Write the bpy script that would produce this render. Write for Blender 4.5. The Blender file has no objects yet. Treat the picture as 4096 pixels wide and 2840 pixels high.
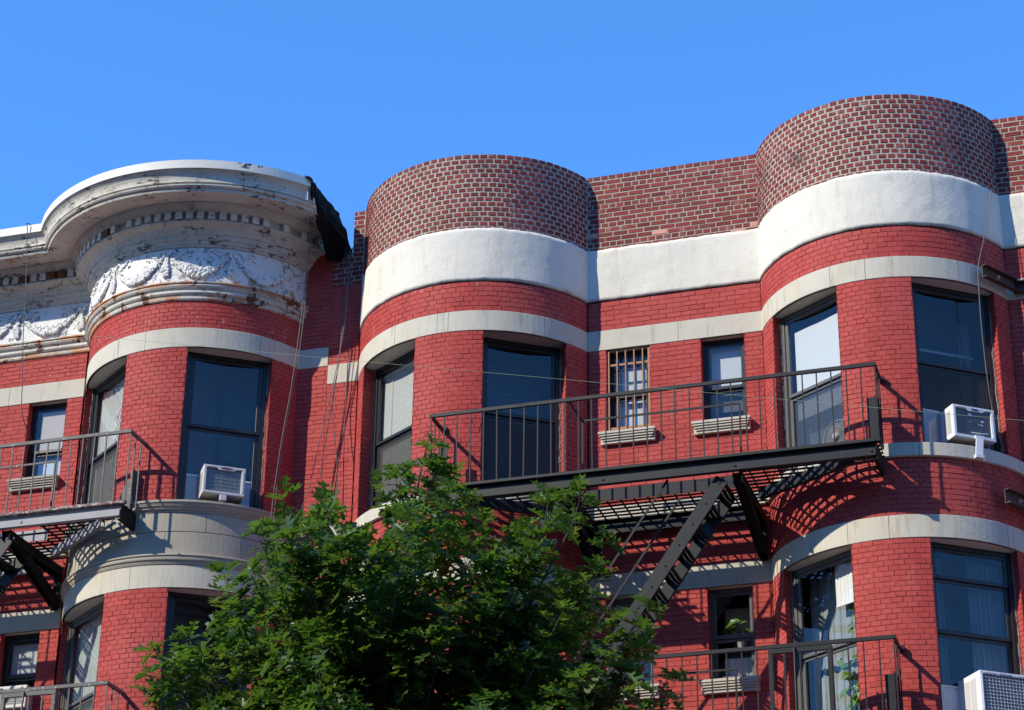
import bpy, math, random
from math import sin, cos, tan, pi, radians, sqrt, acos, asin, atan2, hypot
from mathutils import Vector, Matrix, noise as mn
random.seed(7)
R_ = random.Random(11)
SC = bpy.context.scene
COL = SC.collection

# ------------------------------------------------------------------ helpers
class MB:
    def __init__(s): s.v=[]; s.f=[]; s.m=[]; s.sm=[]
    def add(s, vs, fs, mi=0, smooth=False):
        b=len(s.v); s.v+= [tuple(v) for v in vs]
        for f in fs:
            s.f.append([b+i for i in f]); s.m.append(mi); s.sm.append(smooth)
    def quad(s,a,b,c,d,mi=0): s.add([a,b,c,d],[(0,1,2,3)],mi)
    def poly(s,pts,mi=0): s.add(pts,[tuple(range(len(pts)))],mi)
    def box(s,F,a0,a1,b0,b1,c0,c1,mi=0):
        P=[F(a,b,c) for c in (c0,c1) for b in (b0,b1) for a in (a0,a1)]
        s.add(P,[(0,2,3,1),(4,5,7,6),(0,1,5,4),(2,6,7,3),(0,4,6,2),(1,3,7,5)],mi)
    def bbox(s,F,a0,a1,b0,b1,c0,c1,r=.004,mi=0):
        """box with chamfered edges"""
        lo=(a0,b0,c0); hi=(a1,b1,c1); vs=[]; idx={}
        for k in range(8):
            sg=[(k>>i)&1 for i in range(3)]
            for ax in range(3):
                p=[]
                for i in range(3):
                    e=hi[i] if sg[i] else lo[i]
                    p.append(e if i==ax else e+(-r if sg[i] else r))
                idx[(k,ax)]=len(vs); vs.append(F(*p))
        fs=[]
        for ax in range(3):
            o=[i for i in range(3) if i!=ax]
            for sd in (0,1):
                ks=[(sd<<ax)|(i<<o[0])|(j<<o[1]) for i,j in ((0,0),(1,0),(1,1),(0,1))]
                fs.append([idx[(k,ax)] for k in ks])
        for ax in range(3):      # edges along ax
            o=[i for i in range(3) if i!=ax]
            for i in (0,1):
                for j in (0,1):
                    k0=(i<<o[0])|(j<<o[1]); k1=k0|(1<<ax)
                    fs.append([idx[(k0,o[0])],idx[(k1,o[0])],idx[(k1,o[1])],idx[(k0,o[1])]])
        for k in range(8): fs.append([idx[(k,0)],idx[(k,1)],idx[(k,2)]])
        s.add(vs,fs,mi)
    def tube(s,pts,r,n=8,mi=0,cap=True,smooth=True):
        pts=[Vector(p) for p in pts]; rs=r if isinstance(r,(list,tuple)) else [r]*len(pts)
        vs=[]; up=None
        for i,p in enumerate(pts):
            d=(pts[min(i+1,len(pts)-1)]-pts[max(i-1,0)])
            if d.length<1e-9: d=Vector((0,0,1))
            d.normalize()
            if up is None:
                up=Vector((0,0,1)) if abs(d.z)<.9 else Vector((1,0,0))
            x=d.cross(up).normalized(); y=x.cross(d).normalized(); up=y
            for k in range(n):
                a=2*pi*k/n; vs.append(p+rs[i]*(cos(a)*x+sin(a)*y))
        fs=[]
        for i in range(len(pts)-1):
            for k in range(n):
                fs.append((i*n+k,i*n+(k+1)%n,(i+1)*n+(k+1)%n,(i+1)*n+k))
        s.add(vs,fs,mi,smooth)
        if cap:
            s.add(vs[:n],[tuple(range(n))],mi); s.add(vs[-n:],[tuple(range(n-1,-1,-1))],mi)
    def bar(s,p,q,w,h,up=(0,0,1),mi=0):
        """rectangular bar p->q, w across, h along up"""
        p=Vector(p);q=Vector(q); d=(q-p).normalized(); x=d.cross(Vector(up)).normalized(); y=x.cross(d).normalized()
        vs=[c+sx*w/2*x+sy*h/2*y for c in(p,q) for sx,sy in((-1,-1),(1,-1),(1,1),(-1,1))]
        s.add(vs,[(0,1,2,3),(7,6,5,4),(0,4,5,1),(1,5,6,2),(2,6,7,3),(3,7,4,0)],mi)
    def lump(s,c,r,mi=0,sq=(1,1,1),rot=0):
        c=Vector(c); vs=[];fs=[]; n=7;m=4
        for i in range(m+1):
            th=pi*i/m
            for k in range(n):
                a=2*pi*k/n+rot; vs.append(c+Vector((r*sq[0]*sin(th)*cos(a),r*sq[1]*sin(th)*sin(a),r*sq[2]*cos(th))))
        for i in range(m):
            for k in range(n): fs.append((i*n+k,(i+1)*n+k,(i+1)*n+(k+1)%n,i*n+(k+1)%n))
        s.add(vs,fs,mi,True)
    def build(s,name,mats,parent=None):
        me=bpy.data.meshes.new(name); me.from_pydata(s.v,[],s.f)
        if not isinstance(mats,(list,tuple)): mats=[mats]
        for m in mats: me.materials.append(m)
        me.polygons.foreach_set('material_index',s.m); me.polygons.foreach_set('use_smooth',s.sm)
        me.update()
        o=bpy.data.objects.new(name,me); COL.objects.link(o)
        if parent is not None:
            o.parent=parent
            if parent.parent is None: o.location=-parent.location
        return o
def thing(name,loc,label,cat,group=None):
    o=bpy.data.objects.new(name,None); COL.objects.link(o); o.location=loc; o.empty_display_size=.2
    o['label']=label; o['category']=cat
    if group: o['group']=group
    return o
def tag(o,label,cat,group=None):
    o['label']=label; o['category']=cat
    if group: o['group']=group
    return o
XYZ=lambda x,y,z: Vector((x,y,z))

# ------------------------------------------------------------------ materials
def M(name,col,rough=.6,var=0.,hue=0.,noise=None,bump=None,bump2=None,spots=(),metal=0.,spec=.5,vor=None):
    m=bpy.data.materials.new(name); m.use_nodes=True; nt=m.node_tree; N=nt.nodes; L=nt.links
    bs=N['Principled BSDF']; bs.inputs['Roughness'].default_value=rough; bs.inputs['Metallic'].default_value=metal
    bs.inputs['Specular IOR Level'].default_value=spec
    tc=N.new('ShaderNodeTexCoord'); co=tc.outputs['Object']
    rgb=N.new('ShaderNodeRGB'); rgb.outputs[0].default_value=(*col,1); cur=rgb.outputs[0]
    geo=N.new('ShaderNodeNewGeometry')
    if var or hue:
        hs=N.new('ShaderNodeHueSaturation'); L.new(cur,hs.inputs['Color'])
        mr=N.new('ShaderNodeMapRange'); L.new(geo.outputs['Random Per Island'],mr.inputs[0]); mr.inputs[3].default_value=1-var; mr.inputs[4].default_value=1+var
        L.new(mr.outputs[0],hs.inputs['Value'])
        if hue:
            mr2=N.new('ShaderNodeMapRange'); 
            ma=N.new('ShaderNodeMath'); ma.operation='MULTIPLY'; L.new(geo.outputs['Random Per Island'],ma.inputs[0]); ma.inputs[1].default_value=7.31
            fr=N.new('ShaderNodeMath'); fr.operation='FRACT'; L.new(ma.outputs[0],fr.inputs[0])
            L.new(fr.outputs[0],mr2.inputs[0]); mr2.inputs[3].default_value=.5-hue; mr2.inputs[4].default_value=.5+hue; L.new(mr2.outputs[0],hs.inputs['Hue'])
        cur=hs.outputs[0]
    def nz(scale,detail=6,rough_=.6,dist=0,stretch=None):
        t=N.new('ShaderNodeTexNoise'); t.inputs['Scale'].default_value=scale; t.inputs['Detail'].default_value=detail; t.inputs['Roughness'].default_value=rough_
        t.inputs['Distortion'].default_value=dist
        if stretch:
            mp=N.new('ShaderNodeMapping'); mp.inputs['Scale'].default_value=stretch; L.new(co,mp.inputs[0]); L.new(mp.outputs[0],t.inputs[0])
        else: L.new(co,t.inputs[0])
        return t.outputs[0]
    def ramp(sock,a,b):
        r=N.new('ShaderNodeMapRange'); r.interpolation_type='SMOOTHSTEP'; L.new(sock,r.inputs[0]); r.inputs[1].default_value=a; r.inputs[2].default_value=b; return r.outputs[0]
    def mix(fac,c):
        nonlocal cur
        x=N.new('ShaderNodeMix'); x.data_type='RGBA'; L.new(fac,x.inputs[0]); L.new(cur,x.inputs[6]); x.inputs[7].default_value=(*c,1); cur=x.outputs[2]
    def mul(a,b):
        x=N.new('ShaderNodeMath'); x.operation='MULTIPLY'
        L.new(a,x.inputs[0])
        if isinstance(b,(int,float)): x.inputs[1].default_value=b
        else: L.new(b,x.inputs[1])
        return x.outputs[0]
    if noise:
        for (sc,amt,c2) in noise: mix(mul(ramp(nz(sc),.35,.7),amt),c2)
    for sp in spots:
        f=ramp(nz(sp['s'],sp.get('d',8),sp.get('r',.62),sp.get('w',0),sp.get('st')),sp['t'],sp['t']+sp.get('soft',.03))
        if 'big' in sp: f=mul(f,ramp(nz(sp['big'][0],3),sp['big'][1],sp['big'][1]+.12))
        if 'z' in sp:
            se=N.new('ShaderNodeSeparateXYZ'); L.new(co,se.inputs[0]); z0,z1,z2,z3=sp['z']
            f=mul(mul(f,ramp(se.outputs[2],z0,z1)),ramp(se.outputs[2],z3,z2))
        if 'isl' in sp:
            g=N.new('ShaderNodeMath'); g.operation='MULTIPLY'; L.new(geo.outputs['Random Per Island'],g.inputs[0]); g.inputs[1].default_value=sp['isl'][0]
            fr=N.new('ShaderNodeMath'); fr.operation='FRACT'; L.new(g.outputs[0],fr.inputs[0]); f=mul(f,ramp(fr.outputs[0],sp['isl'][1],sp['isl'][1]+.01))
        mix(mul(f,sp.get('a',1.)),sp['c'])
    L.new(cur,bs.inputs['Base Color'])
    h=None
    if bump:
        b=N.new('ShaderNodeBump'); b.inputs['Strength'].default_value=bump[1]; b.inputs['Distance'].default_value=bump[2]
        L.new(nz(bump[0],bump[3] if len(bump)>3 else 5,.6,bump[4] if len(bump)>4 else 0),b.inputs['Height']); h=b.outputs[0]
    if bump2:
        b=N.new('ShaderNodeBump'); b.inputs['Strength'].default_value=bump2[1]; b.inputs['Distance'].default_value=bump2[2]
        L.new(nz(bump2[0],3,.5,bump2[3] if len(bump2)>3 else 0),b.inputs['Height']); 
        if h: L.new(h,b.inputs['Normal'])
        h=b.outputs[0]
    if vor:   # hairline cracks
        t=N.new('ShaderNodeTexVoronoi'); t.feature='DISTANCE_TO_EDGE'; t.inputs['Scale'].default_value=vor[0]
        nn=N.new('ShaderNodeTexNoise'); nn.inputs['Scale'].default_value=6; nn.inputs['Detail'].default_value=6; L.new(co,nn.inputs[0])
        mx=N.new('ShaderNodeMix'); mx.data_type='RGBA'; mx.inputs[0].default_value=.18; L.new(co,mx.inputs[6]); L.new(nn.outputs['Color'],mx.inputs[7]); L.new(mx.outputs[2],t.inputs[0])
        f=ramp(t.outputs['Distance'],vor[1],0.); f=mul(f,ramp(nz(1.7,3),.5,.62)); 
        mix(mul(f,vor[2]),vor[3]); L.new(cur,bs.inputs['Base Color'])
    if h: L.new(h,bs.inputs['Normal'])
    return m
RED=(.43,.066,.060)
m_red=M('painted_red_brick',RED,.65,spec=.13,var=.15,noise=[(1.3,.40,(.40,.045,.036)),(.8,.55,(.50,.115,.105)),(3.1,.35,(.38,.052,.045))],bump=(60,.25,.004),
   spots=[dict(s=3,t=.60,soft=.15,c=(.50,.055,.030),a=.6,isl=(13.7,.55)),dict(s=40,t=.73,c=(.62,.55,.52),a=.8,big=(2.,.54)),dict(s=17,t=.735,soft=.02,c=(.06,.02,.02),a=.9),dict(s=17,t=.62,soft=.05,c=(.62,.56,.53),a=.75,z=(15.27,15.36,15.42,15.5)),dict(s=1.1,t=.60,soft=.2,c=(.33,.035,.03),a=.5),dict(s=6,t=.56,soft=.2,c=(.55,.15,.14),a=.35,st=(1,1,.3)),dict(s=2.3,t=.54,soft=.18,c=(.27,.042,.038),a=.5,st=(3,3,.35))])
m_redjoint=M('painted_mortar',(.35,.055,.05),.75,spec=.12,bump=(90,.4,.004),spots=[dict(s=45,t=.71,c=(.6,.5,.48),a=.8,big=(2.3,.55))])
m_brick=M('bare_brick',(.215,.040,.034),.75,spec=.2,var=.34,hue=.008,noise=[(14,.22,(.27,.06,.05)),(1.1,.35,(.15,.022,.02))],bump=(50,.5,.005),
   spots=[dict(s=7,t=.50,soft=.25,c=(.44,.36,.32),a=.5,isl=(17.3,.55)),dict(s=30,t=.64,soft=.08,c=(.46,.42,.36),a=.6),dict(s=1.3,t=.56,soft=.2,c=(.04,.03,.03),a=.45)])
m_salmon=M('pale_salmon_brick',(.62,.27,.20),.7,var=.12,bump=(50,.5,.004))
m_mortar=M('grey_mortar',(.43,.40,.345),.95,spec=.1,noise=[(6,.5,(.36,.33,.275))],bump=(45,.8,.008),spots=[dict(s=1.3,t=.56,soft=.2,c=(.05,.045,.04),a=.55)])
m_stucco=M('white_stucco',(.74,.71,.625),.9,spec=.15,noise=[(1.6,.4,(.63,.60,.525)),(7,.25,(.68,.65,.58))],bump=(48,.5,.012,8,.3),bump2=(7.,.22,.03),spots=[dict(s=2.6,t=.52,soft=.2,c=(.54,.505,.43),a=.6,st=(2.4,2.4,.3)),dict(s=5,t=.60,soft=.1,c=(.50,.475,.42),a=.35),dict(s=5,t=.5,soft=.2,c=(.45,.42,.37),a=.5,z=(15.3,15.36,15.42,15.56))],vor=(1.1,.006,.5,(.42,.40,.37)))
m_stone=M('cream_painted_stone',(.57,.54,.455),.8,spec=.25,noise=[(2.2,.5,(.50,.455,.36)),(12,.2,(.60,.58,.51))],bump=(34,.45,.010,6,.8),
   spots=[dict(s=4,t=.57,soft=.1,c=(.54,.40,.26),a=.55,st=(2,2,.35)),dict(s=5,t=.53,soft=.15,c=(.36,.33,.27),a=.55,st=(2.2,2.2,.3)),dict(s=30,t=.72,c=(.28,.25,.2),a=.8)])
m_gapk=M('black_crack',(.03,.025,.025),.9)
m_ashlar=M('grey_stone_ashlar',(.42,.385,.315),.85,spec=.2,noise=[(1.8,.55,(.34,.30,.235)),(9,.25,(.47,.44,.375))],bump=(30,.5,.010,6,.8),spots=[dict(s=30,t=.75,c=(.28,.25,.2),a=.6)])
m_gapd=M('dark_joint',(.16,.14,.12),.9)
PAINT=(.69,.685,.67)
m_corn=M('peeling_white_paint',(.60,.56,.475),.7,spec=.15,noise=[(2.2,.75,(.42,.375,.30)),(9,.35,(.53,.51,.47)),(26,.35,(.66,.645,.60))],bump=(40,.35,.006),
   spots=[dict(s=8,t=.54,soft=.015,c=(.085,.076,.07),d=10,r=.76,big=(1.5,.47),st=(1,1,2.8)),dict(s=22,t=.615,c=(.10,.09,.085),d=8,r=.72,big=(2.4,.44)),dict(s=14,t=.60,soft=.03,c=(.33,.34,.36),d=9,r=.7,a=.7),
          dict(s=3.2,t=.43,soft=.10,c=(.50,.22,.095),a=.85,z=(15.84,15.88,15.94,16.0)),dict(s=2.6,t=.45,soft=.10,c=(.50,.24,.11),a=.85,z=(15.62,15.66,15.73,15.76)),dict(s=5,t=.58,soft=.03,c=(.13,.05,.025),a=.95,z=(15.6,15.66,15.9,15.96)),
          dict(s=2.4,t=.60,soft=.1,c=(.46,.24,.12),a=.6,z=(16.74,16.78,17.02,17.06))])
m_fascia=M('white_fascia_metal',(.77,.735,.65),.5,spec=.3,noise=[(3,.2,(.74,.73,.71))],spots=[dict(s=7,t=.57,soft=.012,c=(.045,.04,.04),d=10,r=.72,big=(1.1,.52)),dict(s=3,t=.60,soft=.1,c=(.60,.56,.48),a=.5)],bump=(12,.15,.01))
m_frieze=M('frieze_white_paint',(.74,.735,.72),.6,spec=.25,noise=[(5,.3,(.70,.71,.74))],bump=(50,.3,.006),
   spots=[dict(s=13,t=.53,soft=.02,c=(.22,.235,.265),d=10,r=.77,big=(1.3,.42)),dict(s=3.4,t=.59,soft=.07,c=(.52,.27,.12),a=.85,z=(15.9,15.93,16.08,16.2))])
m_orn=M('ornament_paint',(.76,.755,.74),.6,noise=[(7,.3,(.66,.65,.63))],bump=(50,.3,.006),spots=[dict(s=16,t=.60,soft=.02,c=(.24,.23,.22)),dict(s=4,t=.58,soft=.1,c=(.45,.40,.32),a=.5)])
m_rust=M('rusty_dentil',(.20,.075,.032),.8,noise=[(12,.5,(.12,.05,.03))],bump=(60,.5,.006))
m_iron=M('black_painted_iron',(.014,.0155,.019),.48,spec=.32,noise=[(4,.4,(.022,.0235,.028))],bump=(60,.15,.003),
   spots=[dict(s=55,t=.70,soft=.02,c=(.62,.62,.62),d=3,a=.7,big=(2.2,.55)),dict(s=9,t=.66,soft=.06,c=(.10,.103,.11),a=.5)])
m_ironold=M('weathered_iron',(.10,.097,.097),.6,noise=[(5,.5,(.06,.057,.057))],bump=(60,.25,.004),spots=[dict(s=22,t=.60,soft=.04,c=(.50,.49,.49),a=.6),dict(s=16,t=.64,soft=.04,c=(.13,.055,.04),a=.7)])
m_ironlit=M('sunlit_worn_beam_paint',(.30,.30,.32),.55,noise=[(3,.5,(.22,.22,.24))],spots=[dict(s=20,t=.64,soft=.05,c=(.10,.08,.075),a=.6)],bump=(40,.2,.004))  # worn beam iron, with its sunlit paleness put into the base colour
m_ironrust=M('flaking_rail_paint',(.17,.075,.062),.7,noise=[(8,.4,(.12,.06,.05))],bump=(50,.4,.006),spots=[dict(s=20,t=.53,soft=.03,c=(.55,.53,.53),a=.85,st=(1,1,2))])
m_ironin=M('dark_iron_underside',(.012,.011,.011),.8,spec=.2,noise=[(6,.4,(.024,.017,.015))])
m_frame=M('black_window_frame',(.018,.019,.022),.4,bump=(30,.08,.003))
m_frame2=M('grey_aluminium_frame',(.10,.10,.10),.4,noise=[(8,.3,(.15,.145,.14))])
m_caulk=M('old_caulk',(.32,.27,.24),.9,noise=[(14,.6,(.10,.085,.08))],bump=(40,.9,.02))
m_bronze=M('bronze_painted_bars',(.38,.165,.07),.5,noise=[(12,.4,(.33,.15,.07))])
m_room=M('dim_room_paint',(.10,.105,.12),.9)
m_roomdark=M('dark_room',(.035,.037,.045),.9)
m_shade=M('white_roller_shade',(.60,.63,.66),.85,bump=(8,.2,.01))
m_tan=M('beige_woven_shade',(.56,.51,.46),.9,noise=[(90,.3,(.46,.42,.38))],bump=(150,.4,.003))
m_blind=M('white_blind',(.58,.585,.56),.7)
m_curt=M('grey_green_curtain',(.40,.445,.43),.9,noise=[(2,.4,(.31,.35,.34))],bump=(5,.4,.02))
m_curt2=M('grey_net_curtain',(.30,.33,.335),.9,noise=[(1.6,.5,(.20,.225,.24))],bump=(5,.4,.02))
m_blue=M('blue_white_curtain',(.55,.68,.85),.9,noise=[(30,.3,(.42,.55,.75))])
m_stripe=M('dark_stripe_curtain',(.10,.11,.13),.9)
m_screen=M('insect_screen_grey',(.075,.075,.072),.8,noise=[(60,.4,(.12,.12,.115))])
def meshmat():
    m=bpy.data.materials.new('fine_insect_mesh'); m.use_nodes=True; nt=m.node_tree; N=nt.nodes; L=nt.links
    bs=N['Principled BSDF']; bs.inputs['Base Color'].default_value=(.05,.05,.048,1); bs.inputs['Roughness'].default_value=.8
    tr=N.new('ShaderNodeBsdfTransparent'); ms=N.new('ShaderNodeMixShader'); ms.inputs[0].default_value=.62
    L.new(tr.outputs[0],ms.inputs[1]); L.new(bs.outputs[0],ms.inputs[2]); L.new(ms.outputs[0],N['Material Output'].inputs[0]); return m
m_mesh=meshmat()
m_gate=M('white_gate_steel',(.75,.75,.73),.5)
m_ac=M('white_enamel',(.80,.81,.84),.38,noise=[(4,.15,(.74,.75,.77))])
m_acold=M('yellowed_enamel',(.70,.69,.655),.42,noise=[(4,.3,(.60,.58,.52))])
m_acside=M('accordion_panel_plastic',(.68,.70,.76),.55)
m_coil=M('condenser_coil',(.12,.135,.155),.5,noise=[(40,.4,(.19,.205,.225))],metal=.3,spots=[dict(s=26,t=.72,c=(.7,.72,.72),a=.8)])
m_coil2=M('condenser_coil_old',(.17,.185,.20),.5,noise=[(30,.4,(.24,.26,.28))],metal=.3,spots=[dict(s=30,t=.70,c=(.8,.8,.78),a=.8)])
m_fin=M('pale_fin_line',(.42,.43,.42),.6)
m_text=M('black_lettering',(.02,.02,.02),.5)
m_textg=M('grey_lettering',(.16,.16,.17),.5)
m_badge=M('faded_red_badge',(.42,.24,.25),.5)
m_badge2=M('badge_letters',(.20,.09,.11),.5)
m_felt=M('black_roofing_felt',(.006,.0055,.0055),.85,spec=.12,bump=(14,.6,.03),spots=[dict(s=8,t=.68,soft=.03,c=(.07,.05,.04))])
m_cable=M('grey_cable_sheath',(.06,.06,.065),.5)
m_cablep=M('pale_cable_sheath',(.13,.125,.12),.5)
m_green=M('green_plastic_line',(.26,.36,.20),.5)
m_steelr=M('rusted_dark_channel',(.055,.032,.026),.7,noise=[(6,.5,(.10,.045,.03))],bump=(50,.4,.005),spots=[dict(s=18,t=.64,c=(.34,.17,.10),a=.8)])
m_zinc=M('zinc_bolt',(.5,.5,.5),.35,metal=.6)
m_bark=M('grey_brown_bark',(.055,.045,.036),.85,noise=[(12,.6,(.16,.14,.115))],bump=(30,.7,.012))
m_ground=M('asphalt',(.12,.112,.10),.9,noise=[(.6,.4,(.10,.098,.095))],bump=(80,.5,.01))
m_pave=M('concrete_pavement',(.44,.41,.355),.9,noise=[(1.2,.4,(.34,.33,.31))],bump=(60,.4,.006))
m_roof=M('grey_roofing',(.22,.215,.21),.9,noise=[(2,.4,(.16,.16,.155))])
m_fanw=M('fan_grey',(.33,.33,.33),.5)
m_plain=M('plain_painted_lower_wall',(.44,.064,.058),.65,noise=[(1.3,.4,(.42,.05,.04))],bump=(60,.3,.004))
m_cloth=M('bright_white_cloth',(.82,.82,.82),.9,bump=(6,.4,.02))  # one even white, brighter than the other window cloths

def leafmat(name,c,c2,tr):
    m=bpy.data.materials.new(name); m.use_nodes=True; nt=m.node_tree; N=nt.nodes; L=nt.links
    bs=N['Principled BSDF']; bs.inputs['Roughness'].default_value=.40; bs.inputs['Specular IOR Level'].default_value=.5
    g=N.new('ShaderNodeNewGeometry'); mx=N.new('ShaderNodeMix'); mx.data_type='RGBA'; L.new(g.outputs['Random Per Island'],mx.inputs[0])
    mx.inputs[6].default_value=(*c,1); mx.inputs[7].default_value=(*c2,1); L.new(mx.outputs[2],bs.inputs['Base Color'])
    t=N.new('ShaderNodeBsdfTranslucent'); t.inputs[0].default_value=(*tr,1)
    ms=N.new('ShaderNodeMixShader'); ms.inputs[0].default_value=.30; L.new(bs.outputs[0],ms.inputs[1]); L.new(t.outputs[0],ms.inputs[2])
    L.new(ms.outputs[0],N['Material Output'].inputs[0]); return m
m_leaf=leafmat('oak_leaf',(.024,.061,.014),(.068,.126,.021),(.18,.34,.030))
m_house=leafmat('houseplant_leaf',(.10,.24,.03),(.22,.33,.05),(.25,.42,.06))

def glassmat(name,tint=(1,1,1),boost=1.0,rough=0.):
    m=bpy.data.materials.new(name); m.use_nodes=True; nt=m.node_tree; N=nt.nodes; L=nt.links
    N.remove(N['Principled BSDF'])
    tr=N.new('ShaderNodeBsdfTransparent'); tr.inputs[0].default_value=(*tint,1)
    gl=N.new('ShaderNodeBsdfGlossy'); gl.inputs['Roughness'].default_value=rough; gl.inputs[0].default_value=(1,1,1,1)
    # Schlick reflectance, the same from both sides of the pane
    ge=N.new('ShaderNodeNewGeometry'); vm=N.new('ShaderNodeVectorMath'); vm.operation='DOT_PRODUCT'; L.new(ge.outputs['Incoming'],vm.inputs[0]); L.new(ge.outputs['Normal'],vm.inputs[1])
    def mth(op,a,b=None):
        x=N.new('ShaderNodeMath'); x.operation=op
        for i,q in enumerate((a,b)):
            if q is None: continue
            if isinstance(q,(int,float)): x.inputs[i].default_value=q
            else: L.new(q,x.inputs[i])
        return x.outputs[0]
    f=mth('POWER',mth('SUBTRACT',1.0,mth('ABSOLUTE',vm.outputs['Value'])),5.0)
    f=mth('MULTIPLY',mth('ADD',mth('MULTIPLY',f,.957),.043),boost)
    ma=N.new('ShaderNodeMath'); ma.operation='MINIMUM'; L.new(f,ma.inputs[0]); ma.inputs[1].default_value=1.0
    tc=N.new('ShaderNodeTexCoord'); nz=N.new('ShaderNodeTexNoise'); nz.inputs['Scale'].default_value=1.7; L.new(tc.outputs['Object'],nz.inputs[0])
    bp=N.new('ShaderNodeBump'); bp.inputs['Strength'].default_value=.10; bp.inputs['Distance'].default_value=.02; L.new(nz.outputs[0],bp.inputs['Height']); L.new(bp.outputs[0],gl.inputs['Normal'])
    ms=N.new('ShaderNodeMixShader'); L.new(ma.outputs[0],ms.inputs[0]); L.new(tr.outputs[0],ms.inputs[1]); L.new(gl.outputs[0],ms.inputs[2])
    L.new(ms.outputs[0],N['Material Output'].inputs[0]); return m
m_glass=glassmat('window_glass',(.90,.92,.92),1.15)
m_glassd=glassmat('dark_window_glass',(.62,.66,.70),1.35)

# ------------------------------------------------------------------ facade geometry
BAY={1:(-12.8518,.5729,1.7074),2:(-8.7425,.6729,1.7476),3:(-3.2235,.64,1.6885)}
A0={b:acos(v[1]/v[2]) for b,v in BAY.items()}
def bmap(b):
    cx,cy,R=BAY[b]
    return lambda u,z,d: Vector((cx+(R+d)*sin(u/R),cy-(R+d)*cos(u/R),z))
fmap=lambda u,z,d: Vector((u,-d,z))
XL=-21.0; SEAM=-10.815; XR=4.5
FLAT={k:v for k,v in dict(l1=(XL,-14.5174),r1=(-11.2937,SEAM),l2=(SEAM,-10.3699),m=(-7.1179,-4.7889),r3=(-1.6607,XR)).items()}
JB=-.0045   # joint depth

def lay(mb,mp,u0,u1,z0,z1,course,bl,joint=.008,holes=(),mi=0,mode='run',d0=0.,vj=None,salmon=None,jit=.0012,missing=0.,tight=False,wave=.0):
    n=max(1,round((z1-z0)/course)); ch=(z1-z0)/n
    vj=joint if vj is None else vj
    for r in range(n):
        za=z0+r*ch; zb=za+ch; zm=(za+zb)/2
        iv=[(u0,u1)]
        for h in holes:
            if h[2]<zm<h[3]:
                nv=[]
                for a,b in iv:
                    if h[1]<=a or h[0]>=b: nv.append((a,b)); continue
                    if a<h[0]: nv.append((a,h[0]))
                    if b>h[1]: nv.append((h[1],b))
                iv=nv
        L=bl
        if mode=='common' and r%4==1: L=bl/2
        if mode=='top' and r==n-1: L=bl/2
        if mode=='common' and r==n-1: L=bl/2
        off=(r%2)*L/2+R_.uniform(-.012,.012)
        for a,b in iv:
            k=math.floor((a-off)/L)-1
            bn=lambda q: off+q*L+L*.09*mn.noise(Vector((q*3.71,za*41.3,u0)))
            while True:
                s=max(a,bn(k)); e=min(b,bn(k+1)); k+=1
                if s>=b-1e-6: break
                if e-s<.028: continue
                if R_.random()<missing: continue
                sa=s+vj/2; ea=e-vj/2; zl=za+joint/2; zh=zb-joint/2
                if s<=a+1e-6: sa=s
                if e>=b-1e-6: ea=e
                dd=d0+R_.uniform(-.0025,.002); J=lambda: R_.uniform(-jit,jit)
                if tight:
                    G=lambda: max(.0002,R_.gauss(joint*.36,joint*.42))
                    sa,ea,zl,zh=s+G()*1.1,e-G()*1.1,za+G(),zb-G()
                wv=wave*mn.noise(Vector((s*1.3,za*5,4.)))+wave*.5*mn.noise(Vector((s*5,za*9,9.))); zl+=wv; zh+=wv
                t=R_.uniform(-.0015,.0015)
                o=[(sa+J(),zl+J()+t),(ea+J(),zl+J()-t),(ea+J(),zh+J()-t),(sa+J(),zh+J()+t)]
                c=.0035
                i=[(sa+c,zl+c),(ea-c,zl+c),(ea-c,zh-c),(sa+c,zh-c)]
                V=[mp(u,z,d0+JB-.003) for u,z in o]+[mp(u,z,dd) for u,z in i]
                mm=mi
                if salmon and R_.random()<salmon[1]*(1 if r<4 else .0): mm=salmon[0]
                mb.add(V,[(4,5,6,7),(0,1,5,4),(1,2,6,5),(2,3,7,6),(3,0,4,7)],mm)

def shell(mb,mp,us,zs,d,holes=(),mi=0):
    us=sorted(set(us)|{h[i] for h in holes for i in(0,1) if us[0]<h[i]<us[-1]}); zs=sorted(set(zs)|{h[i] for h in holes for i in (2,3) if zs[0]<h[i]<zs[-1]})
    for i in range(len(us)-1):
        for j in range(len(zs)-1):
            um=(us[i]+us[i+1])/2; zm=(zs[j]+zs[j+1])/2
            if any(h[0]<um<h[1] and h[2]<zm<h[3] for h in holes): continue
            mb.quad(mp(us[i],zs[j],d),mp(us[i+1],zs[j],d),mp(us[i+1],zs[j+1],d),mp(us[i],zs[j+1],d),mi)
def lin(a,b,n): return [a+(b-a)*i/n for i in range(n+1)]
def band(mb,mp,u0,u1,z0,z1,d,joints,curved,mi=0,gi=1,back=-.03,gap=.006,step=.08):
    """solid band laid as blocks with open joints"""
    J=[u0]+sorted(joints)+[u1]
    for a,b in zip(J[:-1],J[1:]):
        a2=a+(gap/2 if a>u0 else 0); b2=b-(gap/2 if b<u1 else 0)
        n=max(1,int((b2-a2)/step)) if curved else max(1,int((b2-a2)/.6))
        U=lin(a2,b2,n); c=.006
        prof=[(back,z0),(d-c,z0),(d,z0+c),(d,z1-c),(d-c,z1),(back,z1)]
        for i in range(n):
            for (p,q) in zip(prof[:-1],prof[1:]):
                mb.quad(mp(U[i],p[1],p[0]),mp(U[i+1],p[1],p[0]),mp(U[i+1],q[1],q[0]),mp(U[i],q[1],q[0]),mi)
        for u,sg in((a2,0),(b2,1)): mb.poly([mp(u,z,dd) for dd,z in (prof if sg else prof[::-1])],mi)
    n=max(1,int((u1-u0)/step)) if curved else 4
    shell(mb,mp,lin(u0,u1,n),[z0+.004,z1-.004],d-.016,(),gi)
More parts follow.
